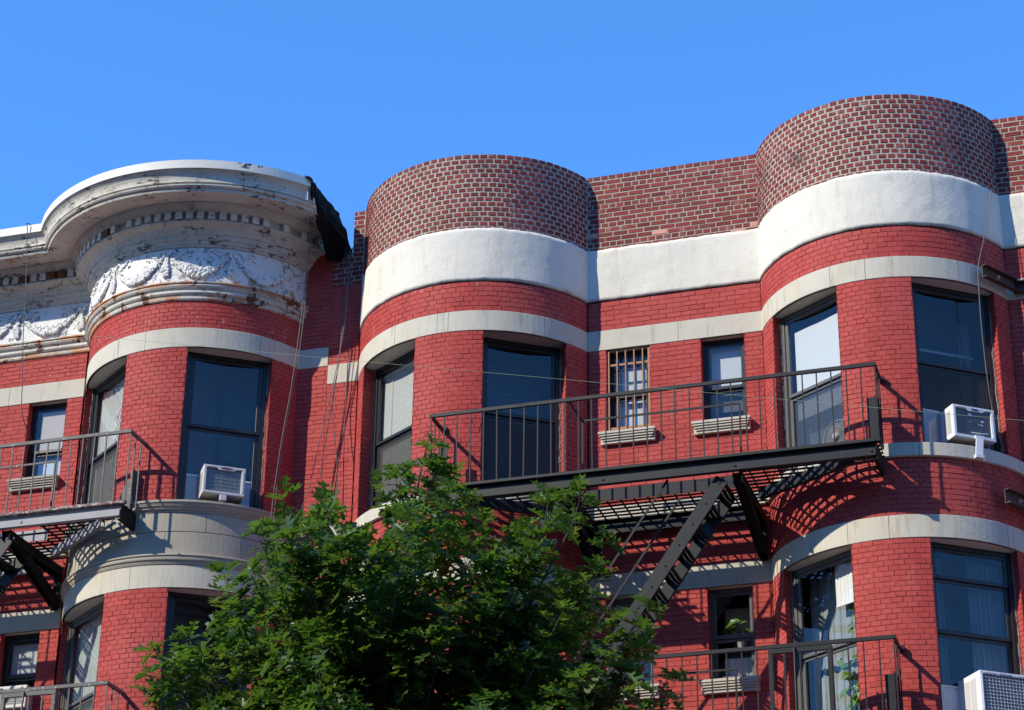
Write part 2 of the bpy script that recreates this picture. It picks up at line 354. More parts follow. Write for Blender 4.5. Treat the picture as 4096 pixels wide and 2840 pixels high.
def sweep(mb,mp,us,prof,mi=0,smooth=False):
    vs=[mp(u,z,d) for u in us for d,z in prof]; n=len(prof)
    mb.add(vs,[(i*n+j,(i+1)*n+j,(i+1)*n+j+1,i*n+j+1) for i in range(len(us)-1) for j in range(n-1)],mi,smooth)
    mb.poly([mp(us[0],z,d) for d,z in prof],mi); mb.poly([mp(us[-1],z,d) for d,z in prof][::-1],mi)

JAMB={1:((-60.86,-16.0),(15.0,54.4)),2:((-52.8,-14.9),(16.4,54.0)),3:((-53.5,-15.1),(16.9,56.9))}
SGL=1.455
def winframe(b,k):
    cx,cy,R=BAY[b]; a0,a1=(radians(x) for x in JAMB[b][k]); am=(a0+a1)/2
    n=Vector((sin(am),-cos(am),0)); t=Vector((cos(am),sin(am),0)); C=Vector((cx,cy,0))
    hw=R*sin((a1-a0)/2)
    return lambda a,dn,z: C+n*(SGL+dn)+t*a+Vector((0,0,z)), hw
def flatframe(x0,x1,rec=.12):
    xm=(x0+x1)/2
    return lambda a,dn,z: Vector((xm+a,rec-dn,z)), (x1-x0)/2

# ------------------------------------------------------------------ windows
def window(parent,F,hw,z0,z1,rails,side=.125,head=.10,sill=.05,glass=None,frame=None,depth=1.3,room=None,caulk=True,mid=None):
    frame=frame or m_frame; glass=glass or m_glassd
    mb=MB()
    mb.box(F,-hw,-hw+side*.55,-.10,.012,z0,z1); mb.box(F,hw-side*.55,hw,-.10,.012,z0,z1)
    mb.box(F,-hw+side*.55,hw-side*.55,-.10,.010,z1-head*.6,z1); mb.box(F,-hw+side*.55,hw-side*.55,-.10,.03,z0,z0+sill)
    if caulk:
        for sg in (-1,1):
            n=26
            for i in range(n):
                za=z0+(z1-z0)*i/n; zb=z0+(z1-z0)*(i+1)/n; w=.012+R_.random()*.016
                a,b=(hw-w,hw-.001) if sg>0 else (-hw+.001,-hw+w)
                mb.box(F,a,b,.013,.022+R_.random()*.012,za,zb,1)
    win=mb.build('window',[frame,m_caulk],parent)
    # sashes
    Z=[z1-head*.6]+list(rails)+[z0+sill]
    pm=MB()
    for i in range(len(Z)-1):
        zt,zb=Z[i],Z[i+1]; dn=-.002-.024*i
        sb=MB(); xi=hw-side*.55; st=side*.45; rt=.04 if i else head*.4; rb=.045 if i<len(Z)-2 else .05
        sb.bbox(F,-xi,-xi+st,dn-.035,dn,zb,zt,.004); sb.bbox(F,xi-st,xi,dn-.035,dn,zb,zt,.004)
        sb.bbox(F,-xi+st,xi-st,dn-.034,dn-.001,zt-rt,zt,.004); sb.bbox(F,-xi+st,xi-st,dn-.034,dn+.004,zb,zb+rb,.004)
        sb.build('sash',frame,win)
        g=dn-.012
        pm.quad(F(-xi+st,g,zb+rb),F(xi-st,g,zb+rb),F(xi-st,g,zt-rt),F(-xi+st,g,zt-rt))
    pm.build('pane',glass,win)
    rb=MB(); D=depth; a=hw+.25
    q=lambda *p: rb.quad(*[F(*x) for x in p])
    q((-a,-D,z0-.5),(a,-D,z0-.5),(a,-D,z1+.3),(-a,-D,z1+.3))
    q((-a,-.13,z0-.5),(-a,-D,z0-.5),(-a,-D,z1+.3),(-a,-.13,z1+.3)); q((a,-D,z0-.5),(a,-.13,z0-.5),(a,-.13,z1+.3),(a,-D,z1+.3))
    q((-a,-.13,z1+.3),(-a,-D,z1+.3),(a,-D,z1+.3),(a,-.13,z1+.3)); q((-a,-D,z0-.5),(-a,-.13,z0-.5),(a,-.13,z0-.5),(a,-D,z0-.5))
    for (s0,s1,t0,t1) in ((-a,-hw+.01,z0-.5,z1+.3),(hw-.01,a,z0-.5,z1+.3),(-hw,hw,z1-.01,z1+.3),(-hw,hw,z0-.5,z0+.01)):
        q((s0,-.13,t0),(s1,-.13,t0),(s1,-.13,t1),(s0,-.13,t1))
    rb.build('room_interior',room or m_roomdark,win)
    return win
def shade(win,F,a0,a1,z0,z1,dn,mat,name='roller_shade',wave=0,th=.006,waves=7):
    mb=MB(); n=48 if wave else 1
    A=lin(a0,a1,n)
    off=[wave*sin(i/n*pi*2*waves)+ (wave*.5*sin(i*2.3) if wave else 0) for i in range(n+1)]
    for i in range(n):
        mb.quad(F(A[i],dn+off[i],z0),F(A[i+1],dn+off[i+1],z0),F(A[i+1],dn+off[i+1],z1),F(A[i],dn+off[i],z1))
        mb.quad(F(A[i],dn-th+off[i],z0),F(A[i],dn-th+off[i],z1),F(A[i+1],dn-th+off[i+1],z1),F(A[i+1],dn-th+off[i+1],z0))
    mb.box(F,a0,a1,dn-th-.004,dn+.004+abs(wave)*0,z0-.018,z0)
    return mb.build(name,mat,win)
def venetian(win,F,a0,a1,z0,z1,dn,mat,pitch=.035,tilt=.012,name='venetian_blind'):
    mb=MB(); n=int((z1-z0)/pitch)
    for i in range(n):
        z=z0+i*pitch
        mb.quad(F(a0,dn+tilt*.5,z),F(a1,dn+tilt*.5,z),F(a1,dn-tilt*.5,z+pitch*.96),F(a0,dn-tilt*.5,z+pitch*.96))
    for f in (.25,.75):
        a=a0+(a1-a0)*f; mb.box(F,a-.004,a+.004,dn+.013,dn+.016,z0,z1)
    mb.box(F,a0,a1,dn-.02,dn+.02,z1,z1+.04)
    return mb.build(name,mat,win)
def reveal_bay(mb,b,k,z0,z1,mi_brick,mi_stone,mi_back):
    """jambs (brick), head (stone soffit) and sill bed of an opening in a bow"""
    cx,cy,R=BAY[b]; F,hw=winframe(b,k); a0,a1=(radians(x) for x in JAMB[b][k]); mp=bmap(b)
    dn=.0
    for sg,a in ((-1,a0),(1,a1)):
        o=mp(a*R,0,0); i=F(sg*hw,dn-.02,0); L=(i-o).length; dv=(i-o).normalized()
        nv=Vector((0,0,1)).cross(dv); F0=F(0,0,0); 
        if (F(0,.1,0)-o).dot(nv)<0: nv=-nv
        jm=lambda u,z,d,o=o,dv=dv,nv=nv: o+dv*u+nv*d+Vector((0,0,z))
        shell(mb,jm,[0,L],[z0,z1],JB+.0,(),mi_back)
        lay(mb,jm,0.002,L,z0,z1,.0655,.21,.007,mi=mi_brick)
    n=14; A=lin(a0,a1,n)
    for i in range(n):
        ta=-hw+2*hw*i/n; tb=-hw+2*hw*(i+1)/n
        mb.quad(mp(A[i]*R,z1,-.002),mp(A[i+1]*R,z1,-.002),F(tb,-.02,z1),F(ta,-.02,z1),mi_stone)
        mb.quad(mp(A[i]*R,z0,.0),F(ta,-.02,z0),F(tb,-.02,z0),mp(A[i+1]*R,z0,.0),mi_stone)
def holes_bay(b,z0,z1):
    R=BAY[b][2]; return [(radians(j[0])*R,radians(j[1])*R,z0,z1) for j in JAMB[b]]

# ================================================================== BUILDING RIGHT
MATS=[m_red,m_redjoint,m_stone,m_gapd]
H2=thing('brick_rowhouse',(-3.2,0,0),'red painted brick rowhouse with bare brick parapet and white stucco band over two bow fronts','building')
H1=thing('brick_rowhouse',(-13,0,0),'red painted brick rowhouse with peeling white ornamental cornice over its bow front','building')
ZB=8.9
L2=dict(pt=17.344,pw=16.192,wb=15.405,s1t=14.978,s1b=14.686,sill_t=12.45,sill_b=12.28,s2t=11.549,s2b=11.258,lowsill=9.03)
FW2=[(-6.87,-6.29,13.472,14.686),(-5.602,-5.03,13.472,14.686),(-6.87,-6.30,10.042,11.258),(-5.605,-5.035,10.042,11.258)]
def redzone(mb,mp,u0,u1,zones,holes,curved,blen):
    n=max(2,int((u1-u0)/.07)) if curved else max(2,int((u1-u0)/.6))
    for z0,z1 in zones:
        shell(mb,mp,lin(u0,u1,n),[z0,z1],JB,holes,1)
        lay(mb,mp,u0,u1,z0,z1,.0655,blen,.0058,holes=holes,mi=0,jit=.001,tight=True,wave=.004)
Z2=[(L2['s1t'],L2['wb']-.006),(L2['sill_t'],L2['s1b']),(L2['s2t'],L2['sill_b']),(ZB,L2['s2b'])]
# flat walls of the right house
mb=MB()
for seg in ('l2','m','r3'):
    u0,u1=FLAT[seg]; hs=FW2 if seg=='m' else []
    zz=Z2 if seg!='l2' else [(L2['s1t']-.29,16.2),(L2['sill_t'],L2['s1b']),(L2['s2t'],L2['sill_b']),(ZB,L2['s2b'])]
    uu=min(u1,.2)
    redzone(mb,fmap,u0,uu,zz,hs,False,.205)
    if uu<u1: shell(mb,fmap,[uu,u1],[ZB,L2['wb']],0,(),4)
    shell(mb,fmap,[u0,u1],[0,ZB],-.01,(),4)
# flat window reveals
for (x0,x1,z0,z1) in FW2:
    for x,sg in ((x0,1),(x1,-1)):
        jm=lambda u,z,d,x=x,sg=sg: Vector((x+sg*d,u,z))
        shell(mb,jm,[0,.14],[z0,z1],JB,(),1); lay(mb,jm,.002,.14,z0,z1,.0655,.21,.007,mi=0)
    mb.quad((x0,-.002,z1),(x1,-.002,z1),(x1,.14,z1),(x0,.14,z1),2); mb.quad((x0,0,z0),(x0,.14,z0),(x1,.14,z0),(x1,0,z0),2)
mb.build('front_wall',MATS+[m_plain],H2)
# bows
def bow(b,parent,zones,wins,low):
    mb=MB(); mp=bmap(b); R=BAY[b][2]; u=A0[b]*R
    hs=[h for z0,z1 in wins for h in holes_bay(b,z0,z1)]
    redzone(mb,mp,-u,u,zones,hs,True,.1225)
    for z0,z1 in wins:
        for k in (0,1): reveal_bay(mb,b,k,z0,z1,0,2,1)
    shell(mb,mp,lin(-u,u,36),[0,low],-.01,(),4)
    return mb.build('bow_wall',MATS+[m_plain],parent)
for b in (2,3):
    bow(b,H2,Z2,[(L2['sill_t'],L2['s1b']),(L2['lowsill'],L2['s2b'])],ZB)
# parapet
for b in (2,3):
    mb=MB(); mp=bmap(b); R=BAY[b][2]; u=A0[b]*R
    shell(mb,mp,lin(-u,u,60),[L2['pw']-.05,L2['pt']-.012],-.006,(),1)
    shell(mb,mp,lin(-u*.93,u*.93,60),[L2['pw']-.05,L2['pt']-.012],-.30,(),1)
    for i in range(60):
        a,c=-u+2*u*i/60,-u+2*u*(i+1)/60
        mb.quad(mp(a,L2['pt']-.012,-.012),mp(c,L2['pt']-.012,-.012),mp(c,L2['pt']-.012,-.30),mp(a,L2['pt']-.012,-.30),1)
    lay(mb,mp,-u,u,L2['pw']-.03,L2['pt'],.0735,.1165,.019,mi=0,vj=.027,d0=.001,jit=.0055,wave=.008)
    mb.build('parapet',[m_brick,m_mortar,m_salmon],H2)
for (u0,u1) in (FLAT['m'],(-10.525,-10.3699),FLAT['r3']):
    zb=L2['pw']-.05 if u0>-10 else 16.15
    mb=MB(); shell(mb,fmap,[u0-(.06 if u0>-10 else 0),u1+.06],[zb,L2['pt']-.012],-.004,(),1)
    shell(mb,fmap,[u0,u1],[zb,L2['pt']-.012],-.30,(),1)
    mb.quad((u0,.012,L2['pt']-.012),(u1,.012,L2['pt']-.012),(u1,.3,L2['pt']-.012),(u0,.3,L2['pt']-.012),1)
    if u0<-10: mb.quad((u0,.012,zb),(u0,.012,L2['pt']-.012),(u0,.3,L2['pt']-.012),(u0,.3,zb),1)
    uu=min(u1,.2)
    lay(mb,fmap,u0,uu,zb+.02,L2['pt'],.0735,.215,.013,mi=0,mode='common',d0=.001,salmon=(2,.17) if -10<u0<-5 else None,jit=.003,wave=.006)
    if u0>-10: mb.build('parapet',[m_brick,m_mortar,m_salmon],H2)
    else: stub=mb
mb=stub
# unpainted bricks left of the bow under the felt
shell(mb,fmap,[SEAM,-10.525],[16.14,16.70],-.004,(),1); shell(mb,fmap,[SEAM,-10.525],[16.14,16.70],-.30,(),1)
lay(mb,fmap,SEAM,-10.525,16.15,16.70,.0735,.215,.013,mi=0,d0=.002,jit=.003)
mb.build('parapet',[m_brick,m_mortar,m_salmon],H2)
# stucco band: lumpy hand-trowelled coat standing proud of the brick
def stucco(segs,name):
    mb=MB()
    for mp,u0,u1,curved in segs:
        n=int((u1-u0)/.045); m=16; U=lin(u0,u1,n); rows=[]
        for i,u in enumerate(U):
            e=lambda k,f=1: mn.noise(Vector((u*f,k*7.7,3.1)))
            zt=L2['pw']+.012*e(1,3)+.010*e(2,11)+.006*e(5,30); zb=L2['wb']+.012+.012*e(3,1.5)+.009*e(4,7)+.005*e(6,25)
            r=[mp(u,zb+.004,-.03)]
            for j in range(m+1):
                z=zb+(zt-zb)*j/m; p=mp(u,z,0)
                d=.016+.008*mn.noise(p*2.2)+.004*mn.noise(p*7)+.002*mn.noise(p*19)
                if j==m: d=max(.004,d-.004)
                r.append(mp(u,z,d))
            r.append(mp(u,zt,-.02)); rows.append(r)
        k=len(rows[0])
        mb.add([p for r in rows for p in r],[(i*k+j,(i+1)*k+j,(i+1)*k+j+1,i*k+j+1) for i in range(n) for j in range(k-1)],0,True)
    for mp,u0,u1,curved in segs: shell(mb,mp,lin(u0,u1,40 if curved else 2),[L2['wb']-.02,L2['wb']+.05],-.028,(),1)
    return mb.build(name,[m_stucco,m_gapk],H2)
for b in (2,3):
    R=BAY[b][2]; u=A0[b]*R; stucco([(bmap(b),-u,u,True)],'stucco_band')
stucco([(fmap,FLAT['m'][0],FLAT['m'][1],False)],'stucco_band'); stucco([(fmap,FLAT['r3'][0],.3,False)],'stucco_band')
# stone bands
def bayj(b,degs): return [radians(a)*BAY[b][2] for a in degs]
for b,j in ((2,(-26,-4,1.,43)),(3,(-61,-17.5,-2,38))):
    R=BAY[b][2]; u=A0[b]*R; mp=bmap(b)
    mb=MB(); band(mb,mp,-u,u,L2['s1b'],L2['s1t'],.006,bayj(b,j),True); mb.build('lintel_band',[m_stone,m_gapd],H2)
    mb=MB(); band(mb,mp,-u,u,L2['s2b'],L2['s2t'],.006,bayj(b,(-16,1,52)),True); mb.build('lintel_band',[m_stone,m_gapd],H2)
    mb=MB(); band(mb,mp,-u,u,L2['sill_b'],L2['sill_t'],.045,bayj(b,(-30,14.9,62)),True,back=-.2); mb.build('sill_band',[m_stone,m_gapd],H2)
    mb=MB(); band(mb,mp,-u,u,L2['lowsill']-.17,L2['lowsill'],.045,bayj(b,(-30,14.9)),True,back=-.2); mb.build('sill_band',[m_stone,m_gapd],H2)
for (z0,z1,d) in ((L2['s1b'],L2['s1t'],.006),(L2['s2b'],L2['s2t'],.006),(L2['sill_b'],L2['sill_t'],.045)):
    for seg in ('m','r3','l2'):
        u0,u1=FLAT[seg]; u1=min(u1,.2); mb=MB()
        if seg=='l2': band(mb,fmap,u0+.003,u1,z0,z1,d,[],False)
        else: band(mb,fmap,u0,u1,z0,z1,d,[-5.9] if seg=='m' else [-.6],False)
        mb.build('sill_band' if d>.01 else 'lintel_band',[m_stone,m_gapd],H2)
def sillstone(x0,x1,zt,parent,mat=None):
    mb=MB(); w=x1-x0
    for (za,zb,d,ins) in ((-.038,0,.115,0),(-.066,-.0385,.103,.014),(-.096,-.0665,.088,.03),(-.124,-.0965,.072,.048),(-.16,-.1245,.055,.068)):
        mb.bbox(XYZ,x0+ins,x1-ins,-d,.0 if za<-.03 else .10,zt+za,zt+zb,.005)
    for xa,xb in ((x0+.02,x0+.075),(x1-.075,x1-.02)): mb.bbox(XYZ,xa,xb,-.05,-.001,zt-.165,zt-.036,.006)
    return mb.build('window_sill',mat or m_stone,parent)
for (a,b,z) in ((-6.964,-6.206,13.472),(-5.733,-4.966,13.472),(-6.97,-6.21,10.042),(-5.72,-4.965,10.042)): sillstone(a,b,z,H2)
# roof and hidden sides
mb=MB()
mb.box(XYZ,SEAM+.05,XR,.3,11,16.6,16.7); mb.box(XYZ,SEAM+.05,XR,10.9,11,0,16.6); mb.box(XYZ,XR-.1,XR,.3,10.9,0,16.6); mb.box(XYZ,SEAM+.05,SEAM+.15,.3,10.9,0,16.6)
mb.build('roof',m_roof,H2)

# ---- windows right house
def bw(b,k,z0,z1,rails,parent,**kw):
    F,hw=winframe(b,k); return window(parent,F,hw,z0,z1,rails,**kw),F,hw
w,F,hw=bw(2,1,L2['sill_t'],L2['s1b'],[13.61],H2)
venetian(w,F,-.36,.42,13.7,14.58,-.40,m_stripe,.075,.012)
mb=MB(); mb.quad(F(-.47,-.02,12.5),F(.47,-.02,12.5),F(.47,-.02,13.56),F(-.47,-.02,13.56)); mb.build('insect_screen',m_mesh,w)
w,F,hw=bw(3,1,L2['sill_t'],L2['s1b'],[13.59],H2)
shade(w,F,.28,.44,12.5,14.4,-.30,m_curt,'curtain',.012)
mb=MB(); mb.quad(F(-.47,-.02,13.01),F(.47,-.02,13.01),F(.47,-.02,13.54),F(-.47,-.02,13.54)); mb.build('insect_screen',m_mesh,w)
mb=MB(); mb.box(F,-.44,.42,-.22,-.20,13.87,13.90); mb.build('curtain_rod',m_blind,w)
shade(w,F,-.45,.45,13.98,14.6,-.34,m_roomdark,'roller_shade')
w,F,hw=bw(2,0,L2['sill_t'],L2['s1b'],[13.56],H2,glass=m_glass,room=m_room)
venetian(w,F,-.50,.48,12.5,14.54,-.074,m_blind,.026,.005)
mb=MB(); mb.quad(F(-.46,-.034,12.5),F(.46,-.034,12.5),F(.46,-.034,13.52),F(-.46,-.034,13.52)); mb.build('insect_screen',m_mesh,w)
w,F,hw=bw(3,0,L2['sill_t'],L2['s1b'],[13.54],H2,glass=m_glass,room=m_room,frame=m_frame2)
shade(w,F,-.40,.49,13.25,14.46,-.085,m_shade,'roller_shade')
shade(w,F,-.50,.49,12.5,13.2,-.26,m_curt2,'curtain'); shade(w,F,-.46,-.32,12.5,14.5,-.34,m_curt,'curtain',.01)
mb=MB(); mb.quad(F(-.44,-.05,12.5),F(.44,-.05,12.5),F(.44,-.05,13.52),F(-.44,-.05,13.52)); 
scr=mb.build('insect_screen',m_mesh,w)
# lower floor bows
w,F,hw=bw(3,1,L2['lowsill'],L2['s2b'],[10.82,10.16],H2)
shade(w,F,.02,.47,9.1,11.12,-.12,m_curt2,'curtain',.015); shade(w,F,-.47,-.30,9.1,11.12,-.14,m_curt2,'curtain',.012)
w3l,F3l,hw=bw(3,0,L2['lowsill'],L2['s2b'],[10.13],H2,glass=m_glass,room=m_room,frame=m_frame2)
shade(w3l,F3l,.06,.47,10.68,11.18,-.10,m_cloth,'roller_shade',.004)
shade(w3l,F3l,-.5,.5,9.05,11.2,-.24,m_curt2,'curtain',.012)
w,F,hw=bw(2,1,L2['lowsill'],L2['s2b'],[10.16],H2)
w,F,hw=bw(2,0,L2['lowsill'],L2['s2b'],[10.13],H2,glass=m_glass,room=m_room)
shade(w,F,-.4,.44,9.2,11.1,-.25,m_curt,'curtain',.012)
def fw(x0,x1,z0,z1,rails,parent,**kw):
    F,hw=flatframe(x0,x1); kw.setdefault('side',.075); kw.setdefault('head',.09); kw.setdefault('caulk',False)
    return window(parent,F,hw,z0,z1,rails,**kw),F,hw
# barred window
w,F,hw=fw(-6.87,-6.29,13.472,14.686,[14.02],H2,glass=m_glass,room=m_room)
mb=MB(); n=9
for i in range(n):
    a=-.18+.40*i/n; mb.box(F,a,a+.40/n,-.12,-.115,13.5,14.5,0 if i%2 else 1)
mb.build('curtain',[m_blue,m_blind],w)
mb=MB()
for i in range(4): 
    a=-.155+.115*i; mb.box(F,a-.0075,a+.0075,.087,.102,13.50,14.66)
for z in (13.56,14.47): mb.box(F,-.28,.285,.070,.084,z-.014,z+.014)
for a in (-.272,.272): mb.box(F,a-.013,a+.013,.060,.10,13.475,14.684)
mb.build('window_bars',m_bronze,w)
w,F,hw=fw(-5.602,-5.03,13.472,14.686,[13.98],H2,glass=m_glass,room=m_room)
shade(w,F,-.2,.22,14.03,14.6,-.10,m_shade); shade(w,F,-.2,.22,13.72,13.95,-.12,m_screen,'insect_screen')
w,F,hw=fw(-5.605,-5.035,10.042,11.258,[10.62],H2,glass=m_glass,room=m_room,frame=m_frame2)
shade(w,F,-.16,.20,10.72,11.1,-.30,m_tan); shade(w,F,-.16,.21,10.1,10.42,-.20,m_cloth,'curtain',.01)
WPL=F
w,F,hw=fw(-6.87,-6.30,10.042,11.258,[10.62],H2,glass=m_glass,room=m_room,frame=m_frame2)
shade(w,F,-.2,.2,10.2,11.15,-.2,m_blue)

# ================================================================== BUILDING LEFT
L1=dict(top=15.70,b1t=15.257,b1b=14.966,sill_t=12.715,sill_b=12.567,ash_b=11.983,m_b=11.848,l_b=11.533,lowsill=9.30)
FW1=[(-15.36,-14.767,13.768,14.966),(-15.382,-14.806,10.40,11.533)]
mb=MB()
for seg in ('l1','r1'):
    u0,u1=FLAT[seg]; u0c=max(u0,-16.6)
    top=16.75 if seg=='r1' else L1['top']
    zz=[(L1['b1t'],top),(L1['sill_t'],L1['b1b']),(11.82,L1['sill_b']),(ZB,L1['l_b'])]
    hs=FW1 if seg=='l1' else []
    redzone(mb,fmap,u0c,u1,zz,hs,False,.205)
    if u0c>u0: shell(mb,fmap,[u0,u0c],[ZB,L1['top']],0,(),4)
    shell(mb,fmap,[u0,u1],[0,ZB],-.01,(),4)
for (x0,x1,z0,z1) in FW1:
    for x,sg in ((x0,1),(x1,-1)):
        jm=lambda u,z,d,x=x,sg=sg: Vector((x+sg*d,u,z))
        shell(mb,jm,[0,.14],[z0,z1],JB,(),1); lay(mb,jm,.002,.14,z0,z1,.0655,.21,.007,mi=0)
    mb.quad((x0,-.002,z1),(x1,-.002,z1),(x1,.14,z1),(x0,.14,z1),2); mb.quad((x0,0,z0),(x0,.14,z0),(x1,.14,z0),(x1,0,z0),2)
mb.build('front_wall',MATS+[m_plain],H1)
bow(1,H1,[(L1['b1t'],L1['top']),(L1['sill_t'],L1['b1b']),(ZB,L1['l_b'])],[(L1['sill_t'],L1['b1b']),(L1['lowsill'],L1['l_b'])],ZB)
mp=bmap(1); R=BAY[1][2]; u=A0[1]*R; U36=lin(-u,u,40)
mb=MB(); band(mb,mp,-u,u,L1['b1b'],L1['b1t'],.006,bayj(1,(-22,-6,48)),True); mb.build('lintel_band',[m_stone,m_gapd],H1)
mb=MB(); band(mb,mp,-u,u,L1['l_b'],L1['m_b'],.006,bayj(1,(-36,-3,40)),True); mb.build('lintel_band',[m_stone,m_gapd],H1)
for (u0,u1,z0,z1,d,js,nm) in ((-16.6,FLAT['l1'][1],L1['b1b'],L1['b1t'],.006,[-15.7],'lintel_band'),(FLAT['r1'][0],SEAM-.003,L1['b1b'],L1['b1t'],.006,[],'lintel_band'),
    (-16.6,FLAT['l1'][1],L1['l_b'],11.818,.006,[-15.7],'lintel_band'),(FLAT['r1'][0],SEAM-.003,L1['l_b'],11.818,.006,[],'lintel_band'),
    (-16.6,FLAT['l1'][1],L1['sill_b'],L1['sill_t'],.045,[-15.6],'sill_band'),(FLAT['r1'][0],SEAM-.02,L1['sill_b']+.02,L1['sill_t'],.07,[],'sill_band')):
    mb=MB(); band(mb,fmap,u0,u1,z0,z1,d,js,False); mb.build(nm,[m_stone,m_gapd],H1)
mb=MB()   # moulded sill, ashlar apron in two courses, lower moulding
zt,zb=L1['sill_t'],L1['sill_b']
sweep(mb,mp,U36,[(-.2,zb),(.01,zb),(.02,zb+.03),(.045,zb+.04),(.045,zb+.06),(.065,zb+.07),(.08,zb+.10),(.08,zt-.035),(.095,zt-.03),(.095,zt-.004),(.09,zt),(-.2,zt)],0)
mb.build('sill_band',m_ashlar,H1)
mb=MB(); zm=12.30
band(mb,mp,-u,u,zm+.003,L1['sill_b'],.004,bayj(1,(-40,-3.5,29,55)),True); band(mb,mp,-u,u,L1['ash_b'],zm-.003,.004,bayj(1,(-24,11.5,45)),True)
mb.build('stone_apron',[m_ashlar,m_gapd],H1)
mb=MB(); zt,zb=L1['ash_b'],L1['m_b']
sweep(mb,mp,U36,[(-.03,zb),(.015,zb),(.03,zb+.03),(.03,zb+.045),(.05,zb+.055),(.055,zb+.08),(.045,zb+.095),(.065,zb+.11),(.065,zt-.01),(.05,zt),(-.03,zt)],0)
mb.build('string_moulding',m_ashlar,H1)
sillstone(-15.52,-14.745,13.768,H1,m_ashlar)
sillstone(-15.52,-14.76,10.40,H1,m_ashlar)
mb=MB(); mb.box(XYZ,XL,SEAM-.05,.35,11,17.0,17.1); mb.box(XYZ,XL,SEAM-.05,10.9,11,0,17.0); mb.box(XYZ,XL,XL+.1,.3,10.9,0,17.0); mb.box(XYZ,SEAM-.15,SEAM-.05,.35,10.9,0,17.0)
mb.build('roof',m_roof,H1)
# windows
w,F,hw=bw(1,1,L1['sill_t'],L1['b1b'],[13.88],H1,side=.14)
shade(w,F,.05,.45,13.6,14.84,-.38,m_screen,'roller_shade')
w,F,hw=bw(1,0,L1['sill_t'],L1['b1b'],[13.80],H1,glass=m_glass,room=m_room,side=.13)
shade(w,F,-.60,.58,12.75,14.85,-.085,m_curt,'curtain',.006)
mb=MB(); mb.quad(F(-.5,-.034,12.75),F(.5,-.034,12.75),F(.5,-.034,13.76),F(-.5,-.034,13.76)); mb.build('insect_screen',m_mesh,w)
WG=F
w,F,hw=bw(1,1,L1['lowsill'],L1['l_b'],[10.45],H1)
w,F,hw=bw(1,0,L1['lowsill'],L1['l_b'],[10.30],H1,glass=m_glass,room=m_room,frame=m_frame2)
shade(w,F,-.60,.58,9.35,11.45,-.085,m_curt,'curtain',.006)
mb=MB(); mb.quad(F(-.5,-.034,9.35),F(.5,-.034,9.35),F(.5,-.034,10.26),F(-.5,-.034,10.26)); mb.build('insect_screen',m_mesh,w)
w,F,hw=fw(-15.36,-14.767,13.768,14.966,[14.22],H1,glass=m_glass,room=m_room)
shade(w,F,-.16,.25,14.28,14.86,-.04,m_tan); shade(w,F,-.17,.24,13.82,14.16,-.10,m_blue,'curtain')
w,F,hw=fw(-15.382,-14.806,10.40,11.533,[10.93],H1,glass=m_glass,room=m_room)
shade(w,F,-.2,.24,10.95,11.42,-.08,m_shade)

# ---- cornice
cx,cy,R=BAY[1]; XE=-10.80
PROF=[(0,15.665),(.022,15.675),(.03,15.69),(.03,15.735),(.045,15.742),(.062,15.765),(.062,15.785),(.05,15.80),(.05,15.815),(.078,15.835),(.092,15.86),(.088,15.885),(.105,15.895),(.105,15.915),(.06,15.93),(.03,15.935)]
FRZ=[(.03,15.935),(.03,16.47)]
BED=[(.03,16.47),(.055,16.475),(.06,16.50),(.078,16.507),(.088,16.53),(.088,16.548),(.105,16.555),(.125,16.58),(.13,16.605),(.13,16.617),(.15,16.622),(.175,16.66),(.215,16.70),(.26,16.722),(.285,16.73),(.30,16.742),(.30,16.765),(.255,16.772),(.255,16.885),(.315,16.89),(.325,16.91),(.345,16.935),(.375,16.96),(.39,16.985),(.392,17.0),(.735,16.958),(.742,16.975),(.742,17.005),(.772,17.012),(.785,17.03),(.785,17.045),(.765,17.055),(.765,17.065),(.788,17.075),(.785,17.11),(.79,17.15),(.805,17.19),(.83,17.222),(.85,17.238),(.852,17.25)]
FAS=[(.852,17.25),(.868,17.25),(.872,17.372),(.84,17.385),(.3,17.43),(-.5,17.46)]
NA=72
def aleft(d): return -acos(min(1,max(-1,(cy+d)/(R+d))))
def aright(d):
    a=acos(min(1,max(-1,cy/(R+d)))); return min(a,asin(min(1,(XE-cx)/(R+d))))
def cpath(d,z,dens=NA):
    al,ar=aleft(max(d,-.3)),aright(max(d,-.3))
    P=[Vector((x,-d,z)) for x in lin(-17.2,cx+(R+d)*sin(al),8)]
    P+= [Vector((cx+(R+d)*sin(a),cy-(R+d)*cos(a),z)) for a in lin(al,ar,dens)[1:]]
    return P
def csweep(mb,prof,mi=0,smooth=True):
    rows=[cpath(d,z) for d,z in prof]; n=len(rows[0])
    for j in range(len(rows)-1):
        d0=prof[j+1][0]-prof[j][0]; 
        vs=rows[j]+rows[j+1]
        mb.add(vs,[(i,i+1,n+i+1,n+i) for i in range(n-1)],mi,smooth)
mb=MB(); csweep(mb,PROF); csweep(mb,BED)
EP=[cpath(d,z)[-1] for d,z in PROF+BED+FAS[:4]]
for p,q in zip(EP[:-1],EP[1:]):
    if (p-q).length>1e-5: mb.quad(p,(p.x-.03,.06,p.z),(q.x-.03,.06,q.z),q)
cor=mb.build('cornice',m_corn,H1)
mb=MB(); csweep(mb,FRZ); mb.build('frieze',m_frieze,cor)
mb=MB(); csweep(mb,FAS); mb.build('fascia',m_fascia,cor)
dm=[];
def dentil(c,nrm,rust):
    mb=MB(); t=Vector((-nrm.y,nrm.x,0)); t=Vector((0,0,1)).cross(nrm)
    Fd=lambda a,b,c_: c+t*a+nrm*b+Vector((0,0,c_))
    mb.bbox(Fd,-.045,.045,-.01,.062,16.778,16.886,.004); mb.build('dentil',m_rust if rust else m_orn,cor)
k=0; a=aleft(.3)+.06
